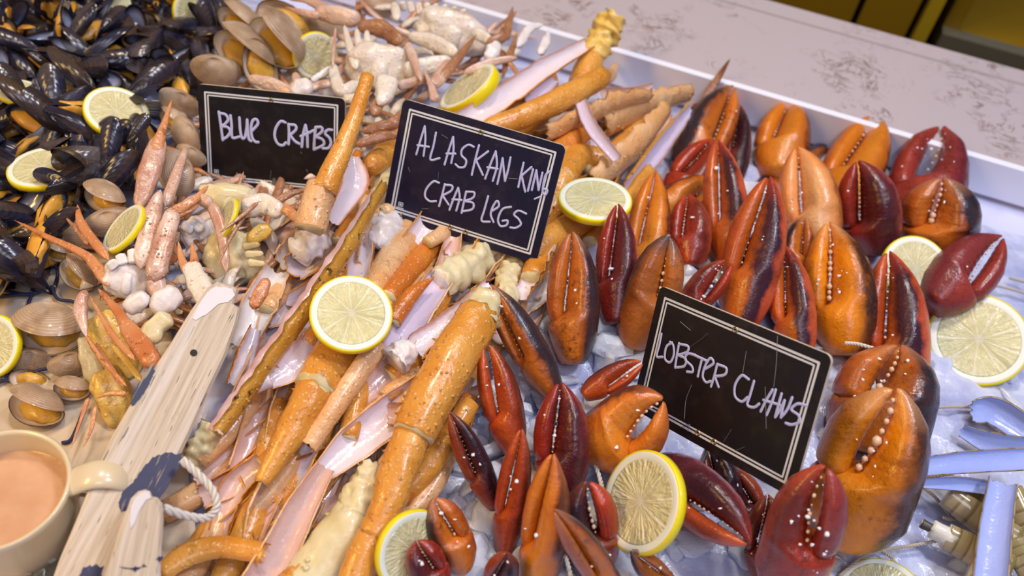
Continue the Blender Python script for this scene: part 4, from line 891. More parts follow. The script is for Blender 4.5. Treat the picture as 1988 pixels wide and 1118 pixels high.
crab('wet white crab body chunk with leg stumps left of the pink crab arms', ((248, 540), .03, 10, (46, 40), 'white'), [
    ('leg_stump', [(225, 520), (212, 506)], [26, 20], (.04, .045), 'white'), ('leg_stump', [(240, 515), (232, 492)], [24, 20], (.04, .045), 'white'), ('leg_stump', [(262, 512), (256, 482)], [26, 20], (.04, .045), 'white'),
    ('leg', [(212, 556), (185, 515), (160, 492), (92, 460), (27, 427)], [26, 24, 18, 12, 4], (.034, .04), 'orl')])
crab('cream crab body under the lower edge of the BLUE CRABS sign', ((448, 388), .02, 10, (62, 30), 'cream'), [('leg', [(470, 385), (520, 395), (548, 418)], [26, 24, 14], (.034, .034), 'bwh')])
crab('pale crab body with a row of leg stumps left of the white meat shell', ((455, 500), .018, -20, (58, 52), 'cream'), [
    ('leg_stump', [(470, 480), (505, 474)], [17, 11], (.036, .036), 'cream'), ('leg_stump', [(474, 494), (512, 492)], [17, 11], (.036, .036), 'cream'), ('leg_stump', [(480, 510), (515, 512)], [17, 11], (.034, .034), 'cream'),
    ('leg', [(480, 468), (510, 450), (528, 446)], [26, 36, 16], (.034, .036), 'yel')])
crab('white crab body right of the two beaded pink arms', ((385, 462), .02, 60, (42, 30), 'white'), [('leg', [(375, 448), (352, 436)], [22, 16], (.03, .03), 'white'), ('leg', [(392, 448), (372, 428)], [22, 14], (.032, .03), 'white')])
crab('yellow crab shell half hidden by the wooden plank, beside the open clams', ((222, 668), .022, 60, (70, 40), 'yel'), [
    ('leg', [(240, 752), (205, 700), (186, 664)], [10, 14, 6], (.036, .036), 'orl'), ('leg', [(275, 740), (245, 700), (215, 668)], [12, 14, 10], (.036, .036), 'yel'), ('leg', [(246, 764), (215, 764), (188, 772)], [14, 9, 4], (.036, .036), 'orl'),
    ('leg', [(172, 772), (160, 806), (138, 870)], [12, 8, 3], (.025, .02), 'orl'), ('leg', [(186, 786), (178, 830), (162, 868)], [10, 8, 3], (.025, .02), 'orl')])
crab('yellow-white crab shell lowest at the left side of the wooden plank', ((222, 770), .016, 70, (62, 36), 'yel'), [])
crab('cream oval crab shell between the open clam and the yellow crab', ((180, 708), .014, 76, (54, 22), 'cream'), [])
limb('long pink crab claw reaching up to the mussels left of the BLUE CRABS sign', [('finger', [(334, 192), (316, 250), (300, 300)], [3, 16, 34], (.06, .05), 'orl', {}), ('palm', [(312, 262), (292, 330), (268, 408)], [30, 48, 26], (.052, .04), 'pink', {})])
limb('thin spiny pink crab finger left of the BLUE CRABS sign', [('finger', [(362, 284), (344, 335), (320, 402)], [10, 22, 24], (.045, .04), 'pink', dict(spikes=22))])
limb('beaded pink crab arm with a small red socket, left one of two', [('segment', [(312, 368), (294, 425), (274, 522)], [12, 40, 42], (.05, .04), 'pink', dict(spikes=40))])
limb('beaded pink crab arm with a small red socket, right one of two', [('segment', [(338, 402), (318, 470), (298, 548)], [30, 42, 44], (.05, .042), 'pink', dict(spikes=60)), ('segment', [(300, 540), (306, 562), (318, 590)], [40, 38, 24], (.04, .032), 'pink', {}), ('finger', [(405, 360), (372, 392), (332, 412)], [7, 18, 24], (.05, .05), 'orl', {})])
limb('thin brown leg tip sticking up beside the furthest dark red claw', [('segment', [(1418, 113), (1396, 148), (1362, 204)], [3, 14, 20], (.055, .012), 'brn', {})])
limb('arched pink crab leg below the lower left corner of the BLUE CRABS sign', [('segment', [(352, 400), (385, 386), (412, 394)], [16, 22, 22], (.046, .048), 'pink', {}), ('segment', [(410, 392), (430, 450), (440, 530)], [24, 24, 16], (.05, .036), 'pink', {})])
limb('thin brown crab leg crossing the upright lemon sliver', [('segment', [(502, 392), (462, 425), (424, 454)], [10, 8, 3], (.055, .055), 'brn', {}), ('segment', [(480, 412), (448, 462), (420, 522)], [8, 7, 3], (.052, .05), 'brn', {})])
limb('white and orange crab pincer with parted fingers above the wooden plank', [('finger', [(346, 468), (352, 500), (364, 530)], [3, 14, 22], (.045, .042), 'orl', {}), ('finger', [(372, 470), (376, 496), (380, 524)], [3, 14, 22], (.045, .042), 'orl', {}), ('palm', [(366, 508), (388, 555), (420, 612)], [34, 48, 44], (.042, .036), 'bwh', dict(spikes=24))])
limb('brown pointed crab leg reaching over the clams at the left', [('segment', [(122, 416), (148, 445), (172, 476)], [3, 10, 14], (.04, .04), 'brn', {}), ('segment', [(150, 396), (160, 438), (212, 505)], [4, 20, 20], (.042, .04), 'orl', {})])
limb('long yellow-orange crab claw resting on the wooden plank edge', [('finger', [(190, 560), (225, 600), (250, 638)], [6, 18, 26], (.052, .05), 'orl', {}), ('finger', [(174, 574), (215, 645), (262, 700)], [4, 12, 14], (.05, .048), 'orl', {}), ('palm', [(238, 622), (270, 665), (302, 712)], [28, 42, 40], (.05, .046), 'orl', dict(spikes=46))])
limb('pale pink paddle leg at the left end of the yellow crab', [('segment', [(166, 562), (156, 600), (168, 655)], [16, 30, 8], (.045, .04), 'pink', {}), ('segment', [(166, 650), (200, 700), (246, 750)], [6, 10, 8], (.04, .04), 'orl', {})])
limb('long pink crab arm with open pincer across the top of the clams', [('finger', [(552, 14), (586, 24), (622, 32)], [3, 14, 20], (.05, .05), 'pink', {}), ('finger', [(558, -4), (596, 0), (640, 22)], [10, 16, 26], (.05, .05), 'pink', {}), ('palm', [(610, 22), (655, 30), (700, 40)], [28, 40, 34], (.05, .05), 'pink', {}), ('segment', [(694, 52), (740, 56), (782, 84)], [26, 38, 24], (.05, .05), 'brn', {})])
limb('orange-backed joint hanging from the long pink crab arm', [('segment', [(752, 62), (762, 92), (764, 118)], [16, 18, 8], (.046, .04), 'brn', {})])
limb('white bent crab claw with an orange finger right of the upright lemon sliver', [('palm', [(468, 408), (512, 396), (548, 416)], [44, 44, 34], (.045, .045), 'bwh', {}), ('finger', [(548, 402), (572, 420), (590, 448)], [24, 22, 6], (.048, .045), 'orl', {})])
for i, (lab, p, w) in enumerate([('brown pointed paddle leg right of the broken orange leg, uppermost', [(758, 146), (742, 186), (722, 226)], [3, 20, 30]), ('brown paddle leg beside the upper left corner of the king crab sign', [(786, 206), (765, 235), (736, 258)], [4, 20, 22]),
        ('stout brown leg segment lying level right of the broken orange leg', [(778, 240), (740, 246), (702, 256)], [18, 26, 14]), ('pale brown leg segment just under the stout level one', [(776, 262), (738, 266), (690, 282)], [14, 24, 18]),
        ('rose crab leg tip pointing up above the king crab sign', [(822, 134), (838, 170), (846, 198)], [3, 14, 24]), ('brown pointed leg slanting up right behind the king crab sign', [(926, 66), (890, 112), (852, 158)], [3, 20, 22]),
        ('slim rose leg tip standing upright beside the brown clam bits at the back', [(1004, 62), (996, 90), (986, 118)], [3, 12, 18]), ('brown pincer tip curved over the white shell bits at the back', [(1056, 48), (1028, 56), (1004, 92)], [6, 18, 20]),
        ('white shell sliver beside the curved brown pincer tip', [(1066, 58), (1058, 84), (1046, 106)], [6, 20, 16]), ('white shell bit below the furthest crab', [(968, 82), (956, 100), (944, 116)], [16, 32, 18]),
        ('rose leg lying level above the lemon wedge', [(1006, 112), (950, 122), (900, 142)], [12, 18, 16]), ('orange leg tip beside the white crab body at the top', [(640, 128), (620, 146), (604, 158)], [4, 12, 14]),
        ('bluish white crab meat above the middle of the BLUE CRABS sign', [(604, 158), (585, 172), (566, 186)], [24, 40, 30]), ('pink crab leg above the right half of the BLUE CRABS sign', [(572, 140), (580, 165), (600, 182)], [14, 20, 14]),
        ('thin pink leg stuck upright behind the lemon slice on the blue crabs', [(652, 52), (648, 90), (646, 128)], [4, 8, 6]), ('pink arm behind the top left of the BLUE CRABS sign', [(480, 150), (530, 165), (580, 186)], [20, 30, 24]),
        ('brown paddle leg at the lower right of the BLUE CRABS sign', [(600, 366), (560, 378), (520, 404)], [6, 16, 18]), ('tan paddle leg under the lower right of the BLUE CRABS sign', [(606, 372), (580, 400), (556, 410)], [6, 20, 18]),
        ('bluish crab meat above the wooden plank top', [(345, 560), (320, 585), (300, 610)], [40, 54, 34]), ('white crab meat left of the wooden plank top', [(290, 575), (262, 590), (244, 604)], [30, 40, 26]),
        ('cream crab meat touching the left edge of the wooden plank', [(330, 610), (300, 640), (285, 668)], [36, 46, 30]), ('small orange leg between pale crab body and speckled leg', [(520, 540), (505, 570), (490, 600)], [20, 30, 22])]):
    mt = 'white' if 'meat' in lab or 'white' in lab else 'brn' if 'brown' in lab or 'tan' in lab else 'orl' if 'orange' in lab else 'pink'
    if 'cream' in lab: mt = 'cream'
    limb(lab, [('segment', p, w, (.05, .045), mt, dict(wob=.34 if mt in ('white', 'cream') else .1))])
# small legs and shell bits filling the blue crab heap
pb = []
for k, (mt, L, w, lab) in enumerate([('pink', .050, .007, 'small pink crab leg piece in the blue crab heap'), ('brn', .045, .006, 'small brown crab leg piece in the blue crab heap'), ('bwh', .032, .010, 'small white crab piece in the blue crab heap'), ('orl', .045, .0055, 'small orange crab leg piece in the blue crab heap')]):
    C = [np.array([L * (i / 13 - .5), .004 * math.sin(i / 13 * 3), 0]) for i in range(14)]; R = [w / 2 * (.12 + .95 * math.sin(.12 + (i / 13) ** .7 * 2.9)) for i in range(14)]
    root = thing('blue_crab_limb', lab, 'crab leg', (0, 0, 0), lab.replace('piece', 'pieces')); sv = CAM; CAM = np.array([0, 0, 5.0])
    tube(root, 'segment', C, R, M[mt], seed=k + 3, spikes=6, pointy=(1, 1), flat=.6, wob=.22, cap=M['bwh']); CAM = sv; pb.append(root)
rnd = random.Random(5); pts = []; usedb = [False] * 4; tries = 0
polyb = [(520, 0), (900, 0), (1040, 60), (1000, 150), (800, 200), (760, 300), (690, 300), (600, 420), (560, 520), (480, 600), (380, 640), (250, 640), (190, 560), (240, 470), (270, 330), (360, 200), (560, 130)]
while len(pts) < 270 and tries < 9000:
    tries += 1; x, y = rnd.uniform(180, 1040), rnd.uniform(0, 640)
    if not inpoly(x, y, polyb) or any((x - a) ** 2 + (y - b) ** 2 < 15.5 ** 2 for a, b in pts): continue
    pts.append((x, y)); k = rnd.choices(range(4), (4, 4, 3, 3))[0]; c = PH(x, y, rnd.uniform(.002, .006) if 375 < x < 680 and 190 < y < 420 else rnd.uniform(.004, .022)); a = rnd.uniform(0, 6.28)
    d = unit(np.array([math.cos(a), math.sin(a), rnd.uniform(-.4, .4)])); n = np.array([rnd.uniform(-.4, .4), rnd.uniform(-.6, .2), 1.0]); n = unit(n - d * np.dot(n, d))
    o = copy_tree(pb[k]) if usedb[k] else pb[k]; usedb[k] = True
    o.matrix_world = frame4(d, np.cross(n, d), n, c) @ Matrix.Scale(rnd.uniform(.7, 1.2), 4)
# ------------------------------------------------------------------ mussels, clams and razor clams
def m_mussel():
    t = NT('mussel_shell'); oc = t.obj_co(); uv = t.sep(t.attr())
    c = t.mix(t.ramp(t.noise(60, oc, 3), [(.35, 0.0), (.75, 1.0)]), lin('#1a1820'), lin('#33324c')); c = t.mix(t.ramp(t.rnd(), [(.45, 0.0), (.9, .85)]), c, lin('#4a3a2c')); c = t.mix(t.ramp(t.noise(34, oc, 3), [(.55, 0.0), (.75, .6)]), c, lin('#6e6a74')); c = t.mix(t.ramp(t.math('ADD', uv[1], t.math('MULTIPLY', t.noise(90, oc, 2), .3)), [(.12, .6), (.35, 0.0)]), c, lin('#5c4a3c'))
    t.set(col=c, rough=.2, spec=.5, coat=.25, croug=.1); w = t.node('ShaderNodeTexWave', wave_type='RINGS'); w.inputs['Scale'].default_value = 2.0
    t.bump(t.math('ADD', t.noise(220, oc, 2), t.math('SINE', t.math('MULTIPLY', uv[0], 60.0), 0)), .12, .001); return t.m
M['mus'] = m_mussel()
def m_nacre(name, a, b, c3):
    t = NT(name); oc = t.obj_co(); c = t.mix(t.ramp(t.noise(45, oc, 2), [(.35, 0.0), (.7, 1.0)]), lin(a), lin(b)); uv = t.sep(t.attr())
    c = t.mix(t.ramp(uv[0], [(.78, 0.0), (.96, 1.0)]), c, lin(c3)); t.set(col=c, rough=.15, coat=.5); return t.m
M['nacre'] = m_nacre('mussel_inside', '#a9b0cc', '#7c80a4', '#1c1a28'); M['clin'] = m_nacre('clam_inside', '#e8dcd0', '#d4c2b4', '#cbb8a0')
M['mmeat'] = m_meat('mussel_meat', '#d8962c', '#e2ac48', '#8a4e18'); M['cmeat'] = m_meat('clam_meat', '#d09a30', '#deb04c', '#8a5a1c')
def m_clam():
    t = NT('clam_shell'); oc = t.obj_co(); uv = t.sep(t.attr()); n = t.noise(18, oc, 3)
    b = t.math('SINE', t.math('ADD', t.math('MULTIPLY', uv[0], 95.0), t.math('MULTIPLY', n, 20.0)), 0)
    c = t.mix(t.ramp(n, [(.3, 0.0), (.7, 1.0)]), lin('#a4866a'), lin('#c8b29c')); c = t.mix(t.math('MULTIPLY', t.ramp(b, [(.3, 0.0), (1.0, 1.0)]), .34), c, lin('#7a5a44'))
    c = t.mix(t.math('MULTIPLY', t.ramp(t.noise(60, oc, 4), [(.5, 0.0), (.7, 1.0)]), .4), c, lin('#e4d4c4'))
    c = t.mix(t.math('MULTIPLY', t.rnd(), .45), c, lin('#9c7a52')); c = t.mix(t.math('MULTIPLY', t.ramp(t.noise(40, oc, 3), [(.52, 0.0), (.66, 1.0)]), .5), c, lin('#6e5038')); t.set(col=c, rough=.34, spec=.45, coat=.12); t.bump(t.math('ADD', t.math('MULTIPLY', b, .5), t.noise(120, oc, 3)), .22, .0008); return t.m
M['clam'] = m_clam()
def valve_vf(L, Wd, D, shape, side=1, rows=9, seg=30, k=1.0):
    """domed shell half in its own XY plane; shape 'm' teardrop (beak at -x) or 'c' round clam"""
    V = []; A = []; F = []
    def edge(a):
        x, y = math.cos(a), math.sin(a)
        if shape == 'm':
            w = .5 * Wd * (.55 + .45 * x) ** .8 if x > -1 else 0; q = max(0, .5 + .5 * x); return np.array([L * .5 * x, y * Wd * .5 * (q ** .55), 0])
        return np.array([L * .5 * x * (1 + .04 * math.cos(2 * a)), Wd * .5 * (y - .10 * (1 - x * x) * 1.2), 0])
    bk = np.array([-L * .40, 0, 0]) if shape == 'm' else np.array([-L * .06, Wd * .30, 0])
    V.append(bk + np.array([0, 0, D * side * (.62 if shape == 'm' else .72)])); A.append((0, 0, 0))
    for i in range(1, rows + 1):
        s = i / rows
        for j in range(seg):
            e = edge(2 * math.pi * j / seg); p = bk + (e - bk) * s; h = D * side * ((1 - s ** 2.2) ** .6 * (.62 + .9 * s * (1 - s) * 1.5))
            V.append(p + np.array([0, 0, h])); A.append((s, j / seg, 0))
    for j in range(seg): F.append((0, 1 + j, 1 + (j + 1) % seg))
    for i in range(rows - 1):
        for j in range(seg):
            a = 1 + i * seg + j; b = 1 + i * seg + (j + 1) % seg; F.append((a, a + seg, b + seg, b))
    return V, F, A
def rot_about(V, p, ax, a):
    ax = unit(ax); c, s = math.cos(a), math.sin(a); out = []
    for v in V:
        w = np.asarray(v) - p; out.append(p + w * c + np.cross(ax, w) * s + ax * np.dot(ax, w) * (1 - c))
    return out
def bivalve(name, label, cat, L, Wd, D, shape, open_, meat, mats, group=None, valves=2):
    root = thing(name, label, cat, (0, 0, 0), group); hp = np.array([-L * .45, 0, 0]) if shape == 'm' else np.array([0, Wd * .42, 0]); ax = np.array([0, 1, 0]) if shape == 'm' else np.array([1, 0, 0])
    for k, side in enumerate((-1, 1)[:valves]):
        V, F, A = valve_vf(L, Wd, D, shape, side); Vi = [np.asarray(v) * np.array([.95, .95, .86]) for v in V]
        if side == -1: F2 = [f[::-1] for f in F]
        else: F2 = F
        a = math.radians(open_) * (1 if side == 1 else 0) * (-1 if shape == 'm' else -1)
        if side == 1 and open_: V = rot_about(V, hp, ax, a); Vi = rot_about(Vi, hp, ax, a)
        mb = MB(); mb.add(V, F2, A); v = mesh_obj('shell', mb.V, mb.F, mats[0], root, attr=mb.A)
        if open_ or valves == 1: mesh_obj('shell_lining', Vi, [f[::-1] for f in F2], mats[1], v, attr=A)
    if meat:
        V, F = ico((0, 0, 0), 1, 3); V = [np.array([v[0] * L * .36 + L * .03, v[1] * Wd * .34, v[2] * D * .55 - D * .25]) * (1 + .2 * nz(v * 2.2, 1)) for v in V]
        mesh_obj('meat', V, F, mats[2], root, attr=[(0, 0, 0)] * len(V))
    return root
MM = (M['mus'], M['nacre'], M['mmeat']); CC = (M['clam'], M['clin'], M['cmeat'])
MP = [bivalve('mussel', 'shut black mussel in the heap of mussels', 'mussel', .046, .023, .009, 'm', 0, False, MM, 'shut black mussels'),
      bivalve('mussel', 'half-open black mussel showing orange meat in the heap of mussels', 'mussel', .046, .023, .009, 'm', 38, True, MM, 'half-open black mussels'),
      bivalve('mussel', 'single empty mussel half shell with bluish inside in the heap of mussels', 'mussel', .044, .023, .009, 'm', 0, False, MM, 'single mussel half shells', valves=1),
      bivalve('mussel', 'wide-open black mussel with orange meat and pale inside in the heap of mussels', 'mussel', .044, .024, .009, 'm', 95, True, MM, 'wide-open black mussels')]
rnd = random.Random(21); polym = [(-60, -60), (480, -60), (440, 40), (385, 110), (372, 170), (318, 200), (285, 270), (255, 330), (190, 352), (150, 372), (115, 420), (110, 490), (60, 530), (-60, 560)]
usedm = [False] * 4; nm = 0
for layer, (dmin, hz, cnt) in enumerate(((30, .008, 120), (32, .019, 110), (38, .030, 67))):
    pts = []; tries = 0
    while len(pts) < cnt and tries < 7000:
        tries += 1; x, y = rnd.uniform(-50, 480), rnd.uniform(-50, 560)
        if not inpoly(x, y, polym): continue
        dm = dmin * (.7 + .6 * max(0, y) / 560)
        if any((x - a) ** 2 + (y - b) ** 2 < dm ** 2 for a, b in pts): continue
        if layer == 2 and any((x - a) ** 2 + (y - b) ** 2 < r * r for a, b, r in ((226, 219, 62), (38, 180, 42), (85, 328, 58), (372, 22, 42))): continue
        pts.append((x, y)); k = rnd.choices(range(4), (5, 4, 3, 3) if layer else (5, 2, 3, 1))[0]; c = PH(x, y, hz + rnd.uniform(-.004, .004))
        a = rnd.uniform(0, 6.28); e = rnd.gauss(0, .55); d = unit(np.array([math.cos(a), math.sin(a), math.tan(max(-1.2, min(1.2, e)))]))
        n = np.array([rnd.gauss(0, .7), rnd.gauss(-.2, .7), .8]); n = unit(n - d * np.dot(n, d))
        o = copy_tree(MP[k]) if usedm[k] else MP[k]; usedm[k] = True; nm += 1
        o.matrix_world = frame4(d, np.cross(n, d), n, c) @ Matrix.Scale(rnd.uniform(.8, 1.2), 4)
def mussel_at(label, px, ang, wpx, off, k=0, tilt=(.1, -.5, .8)):
    o = copy_tree(MP[k]); o['label'] = label; del o['group']; c = PH(*px, off); a = math.radians(ang); d = CR * math.cos(a) - CU * math.sin(a); n = unit(CAM - c) + np.array(tilt) * .6; n = unit(n - d * np.dot(n, d)); d = unit(d)
    d = unit(d - n * np.dot(n, d)); o.matrix_world = frame4(d, np.cross(n, d), n, c) @ Matrix.Scale(wpx * mpp(c) / .046, 4); return o
mussel_at('black mussel lying across the lemon slice at the left', (104, 345), 195, 84, .046)
mussel_at('dark mussel overlapping the left lemon half', (72, 178), 80, 66, .05)
mussel_at('pointed black mussel at the right rim of the big lemon slice on the mussels', (268, 250), -55, 72, .05)
# clams
def clam_proto(label, open_, meat, valves=2): return bivalve('clam', label, 'clam', .045, .034, .010, 'c', open_, meat, CC, None, valves)
CP = [clam_proto('x', 0, False), clam_proto('x', 40, True), clam_proto('x', 78, True), clam_proto('x', 0, True, 1)]
usedc = [False] * 4
def clam_at(label, px, ang, wpx, k=0, off=.018, tilt=(0, 0, 0), flip=1):
    o = copy_tree(CP[k]) if usedc[k] else CP[k]; usedc[k] = True; o['label'] = label; o['group'] = 'clams around the mussels'
    c = PH(*px, off); a = math.radians(ang); n = unit(unit(CAM - c) + np.array(tilt) + (CU * .8 if k == 1 else 0)) * flip; d = CR * math.cos(a) - CU * math.sin(a); d = unit(d - n * np.dot(d, n))
    o.matrix_world = frame4(d, np.cross(n, d), n, c) @ Matrix.Diagonal((wpx * mpp(c) / .045, wpx * mpp(c) / .045 * rnd.uniform(.78, 1.0), wpx * mpp(c) / .045, 1)); return o
for lab, px, ang, w, k, off, ti in [
    ('ribbed rosy clam touching the top left corner of the BLUE CRABS sign', (420, 134), 10, 94, 0, .035, (0, 0, 0)), ('tan clam at the upper left edge of the BLUE CRABS sign', (350, 198), 25, 82, 0, .035, (.2, 0, 0)),
    ('pale clam below the tan one beside the BLUE CRABS sign', (362, 258), 60, 70, 0, .03, (-.2, .1, 0)), ('round grey-brown clam beside the lower left edge of the BLUE CRABS sign', (346, 336), 75, 92, 0, .028, (0, .2, 0)),
    ('dark rosy clam left of the round grey-brown one', (290, 330), 80, 60, 0, .018, (-.6, 0, 0)), ('open tan clam with orange meat above the standing lemon slice', (205, 385), 30, 86, 1, .03, (-.2, -.4, .2)),
    ('smooth beige clam left of the standing lemon slice', (214, 428), -12, 94, 0, .028, (0, -.1, 0)), ('beige clam behind the brown pointed leg at the left', (142, 448), 20, 84, 0, .02, (-.2, 0, 0)),
    ('small open clam with yellow meat behind the thin orange leg', (118, 488), 15, 56, 1, .016, (0, -.3, 0)), ('open clam with brown meat beside the white crab chunk', (152, 532), 50, 78, 1, .018, (.3, -.2, 0)),
    ('large open clam with yellow meat on the beige cloth', (98, 640), 4, 128, 1, .016, (0, -.55, .1)), ('brown clam lying under the large open clam, left', (60, 700), 10, 80, 0, .010, (0, -.2, 0)),
    ('brown clam right below the large open clam', (140, 704), -12, 86, 0, .014, (.1, .1, 0)), ('open clam with yellow meat above the jug handle', (140, 756), 5, 66, 1, .012, (0, -.3, 0)),
    ('yellow clam meat in a half shell left of the lowest clam', (58, 738), 10, 70, 3, .010, (0, 0, 0)), ('dark-rimmed grey clam just above the jug', (72, 792), 30, 112, 1, .014, (-.2, -.1, 0)),
    ('wide flat brown clam shell upper right of the ribbed rosy clam', (472, 104), 35, 120, 1, .036, (.3, 0, 0)), ('tan clam shell standing on edge left of the lemon on the crabs', (536, 84), 60, 130, 1, .038, (.2, 0, 0)),
    ('tan clam shell standing in front of the lemon on the crabs, on edge', (508, 128), 52, 104, 3, .036, (.6, .2, 0)), ('open tan clam at the top between mussels and pink arm', (470, 52), 30, 104, 1, .034, (.5, -.2, .2)),
    ('grey-tan clam under the long pink arm', (560, 52), 35, 130, 3, .030, (.1, 0, 0)), ('brown clam behind the white crab legs at the top', (620, 52), 10, 90, 0, .024, (0, 0, 0)),
    ('small brown clam at the top edge between the furthest crab and pink arm', (735, 8), 10, 74, 0, .02, (0, 0, 0)), ('open clam with yellow inside right of the big lemon slice on the mussels', (338, 232), 40, 60, 1, .024, (0, -.2, 0)),
    ('rosy clam between the pink crab claw and the round grey-brown clam', (372, 300), 30, 60, 0, .02, (0, 0, 0))]:
    clam_at(lab, px, ang, w, k, off, ti)
for k in range(4):
    if not usedc[k]:
        for ch in list(CP[k].children_recursive) + [CP[k]]: bpy.data.objects.remove(ch)
# razor clams
def m_razor():
    t = NT('razor_clam_shell'); oc = t.obj_co(); uv = t.sep(t.attr()); b = t.ramp(t.math('ADD', t.math('FRACT', t.math('MULTIPLY', uv[1], 5.0)), t.math('MULTIPLY', t.noise(50, oc, 2), .2)), [(.0, 0.0), (.8, .2), (.95, 1.0)])
    c = t.mix(b, lin('#b29c78'), lin('#84704a')); c = t.mix(t.ramp(t.noise(30, oc, 3), [(.45, 0.0), (.7, .6)]), c, lin('#8a8240')); t.set(col=c, rough=.18, coat=.5); return t.m
M['rz'] = m_razor(); M['rzin'] = m_lining('razor_inside', '#b4c0f4', '#98abee', '#8a86a0'); M['foot'] = m_meat('razor_foot', '#e6dcc8', '#efe6d6', '#c0a888'); M['siph'] = flat('dark_siphon', '#4c4038', rough=.4)
def razor(label, pts, w, kind, offs, twist=0, foot=False, flat_=.55):
    c = center(pts); root = thing('razor_clam', label, 'razor clam', c, 'razor clams on the ice'); C = path3(pts, offs, 22); R = radii(C, w); sd = hash_s(label) % 61
    if kind == 'half': trough(root, C, R, M['rz'], M['rzin'], seed=sd, twist=twist, arc=88, depth=.55, jag=.01, spikes=0)
    else: tube(root, 'shell', C, R, M['rz'], seed=sd, spikes=0, flat=flat_, wob=.02, rag=.02, cap=M['foot'], seg=20)
    if foot:
        t = unit(C[0] - C[1]); a = [C[0] - t * .004, C[0] + t * R[0] * .5, C[0] + t * R[0] * 1.3]; tube(root, 'foot', a if False else catmull(a, 8), [R[0] * .7] * 8, M['foot'], seed=sd + 1, spikes=0, pointy=(0, 1), wob=.1)
        b = [C[0] + t * R[0] * 1.1, C[0] + t * R[0] * 1.9]; tube(root, 'siphon', catmull(b, 6), [R[0] * .36] * 6, M['siph'], seed=sd + 2, spikes=0, wob=.15)
razor('glossy blue-white razor clam half shell, topmost of the pile at the right edge', [(1790, 906), (1890, 896), (2040, 888)], [38, 46, 46], 'half', (.034, .036), -14)
razor('short blue-white razor half shell right below the topmost one', [(1794, 938), (1870, 940), (1936, 950)], [20, 30, 30], 'half', (.028, .028), 10)
razor('upright-lying pale blue razor clam half shell running to the bottom edge', [(1948, 932), (1934, 1020), (1922, 1140)], [52, 60, 64], 'half', (.040, .04), 0)
razor('tan banded whole razor clam under the upright-lying pale blue one', [(1838, 960), (1900, 1005), (1972, 1050)], [50, 58, 58], 'whole', (.016, .016), 0)
razor('olive whole razor clam with a cream foot sticking out', [(1836, 1040), (1890, 1068), (1960, 1105)], [52, 60, 60], 'whole', (.014, .014), 0, True)
razor('razor clam below the one with the cream foot, at the bottom edge', [(1880, 1110), (1930, 1130), (1990, 1160)], [46, 50, 50], 'whole', (.008, .008), 0)
razor('open empty razor half shell lying furthest up on the ice', [(1892, 800), (1935, 800), (2030, 862)], [44, 58, 58], 'half', (.012, .014), 0)
razor('second open razor half shell just below the furthest one', [(1868, 836), (1930, 862), (2030, 878)], [26, 48, 50], 'half', (.010, .012), 10)
razor('brown razor clam cut by the right edge', [(1962, 950), (1990, 1010), (2020, 1060)], [44, 50, 50], 'whole', (.022, .022), 0)
razor('olive razor clam at the right edge above the bottom corner', [(1966, 1050), (1990, 1090), (2020, 1140)], [46, 50, 50], 'whole', (.018, .018), 0)
razor('small olive razor clam peeking out under the short blue-white half shell', [(1846, 946), (1890, 962), (1940, 990)], [18, 34, 36], 'whole', (.018, .018), 0)
# ------------------------------------------------------------------ cloth, nets, jug, weathered wood, ropes, ice chips
def m_cloth():
    t = NT('beige_cloth'); tc = t.node('ShaderNodeTexCoord').outputs['Object']; c = t.mix(t.noise(22, tc, 4), lin('#c0ae98'), lin('#d2c2ae')); t.set(col=c, rough=.6); t.bump(t.noise(300, tc, 3), .2, .001); return t.m
M['cloth'] = m_cloth()
n1, n2 = 46, 46; c00, c10, c11, c01 = (P(-260, 470), P(330, 560), P(420, 1300), P(-260, 1300)); V = []; F = []
for j in range(n2):
    for i in range(n1):
        u, v = i / (n1 - 1), j / (n2 - 1); p = (np.array(c00) * (1 - u) + np.array(c10) * u) * (1 - v) + (np.array(c01) * (1 - u) + np.array(c11) * u) * v
        V.append((p[0], p[1], H(p[0], p[1]) + .006 + .0025 * nz((p[0], p[1], 2), 22)))
for j in range(n2 - 1):
    for i in range(n1 - 1): a = j * n1 + i; F.append((a + n1, a + n1 + 1, a + 1, a))
o = mesh_obj('cloth', V, F, M['cloth']); md = o.modifiers.new('s', 'SOLIDIFY'); md.thickness = .0015
tag(o, 'beige cloth lying under the clams and the jug', 'cloth')
def cord(root, name, P3, r, mat, strands=0, n=60, seed=1):
    C = catmull(P3, n)
    if not strands: return tube(root, name, C, [r] * n, mat, seed=seed, spikes=0, rag=0, wob=.08, seg=8, flat=1)
    fr = ringframe(C); mb = MB(); L = sum(np.linalg.norm(C[i + 1] - C[i]) for i in range(n - 1)); tw = L / (r * 5.5)
    for k in range(strands):
        rings = []
        for i, (c, (t, nn, b)) in enumerate(zip(C, fr)):
            a = 2 * math.pi * (k / strands + tw * i / (n - 1)); q = c + r * .55 * (nn * math.cos(a) + b * math.sin(a))
            rings.append([q + r * .55 * (nn * math.cos(f) + b * math.sin(f)) for f in np.linspace(0, 2 * math.pi, 9)[:-1]])
        V, F = loft(rings); mb.add(V, F)
    return mb.obj(name, mat, root)
M['navy'] = flat('navy_net_cord', '#23264e', rough=.6); M['twine'] = flat('white_twine', '#ddd6cc', rough=.7); M['twine2'] = flat('beige_twine', '#c4b6a2', rough=.7)
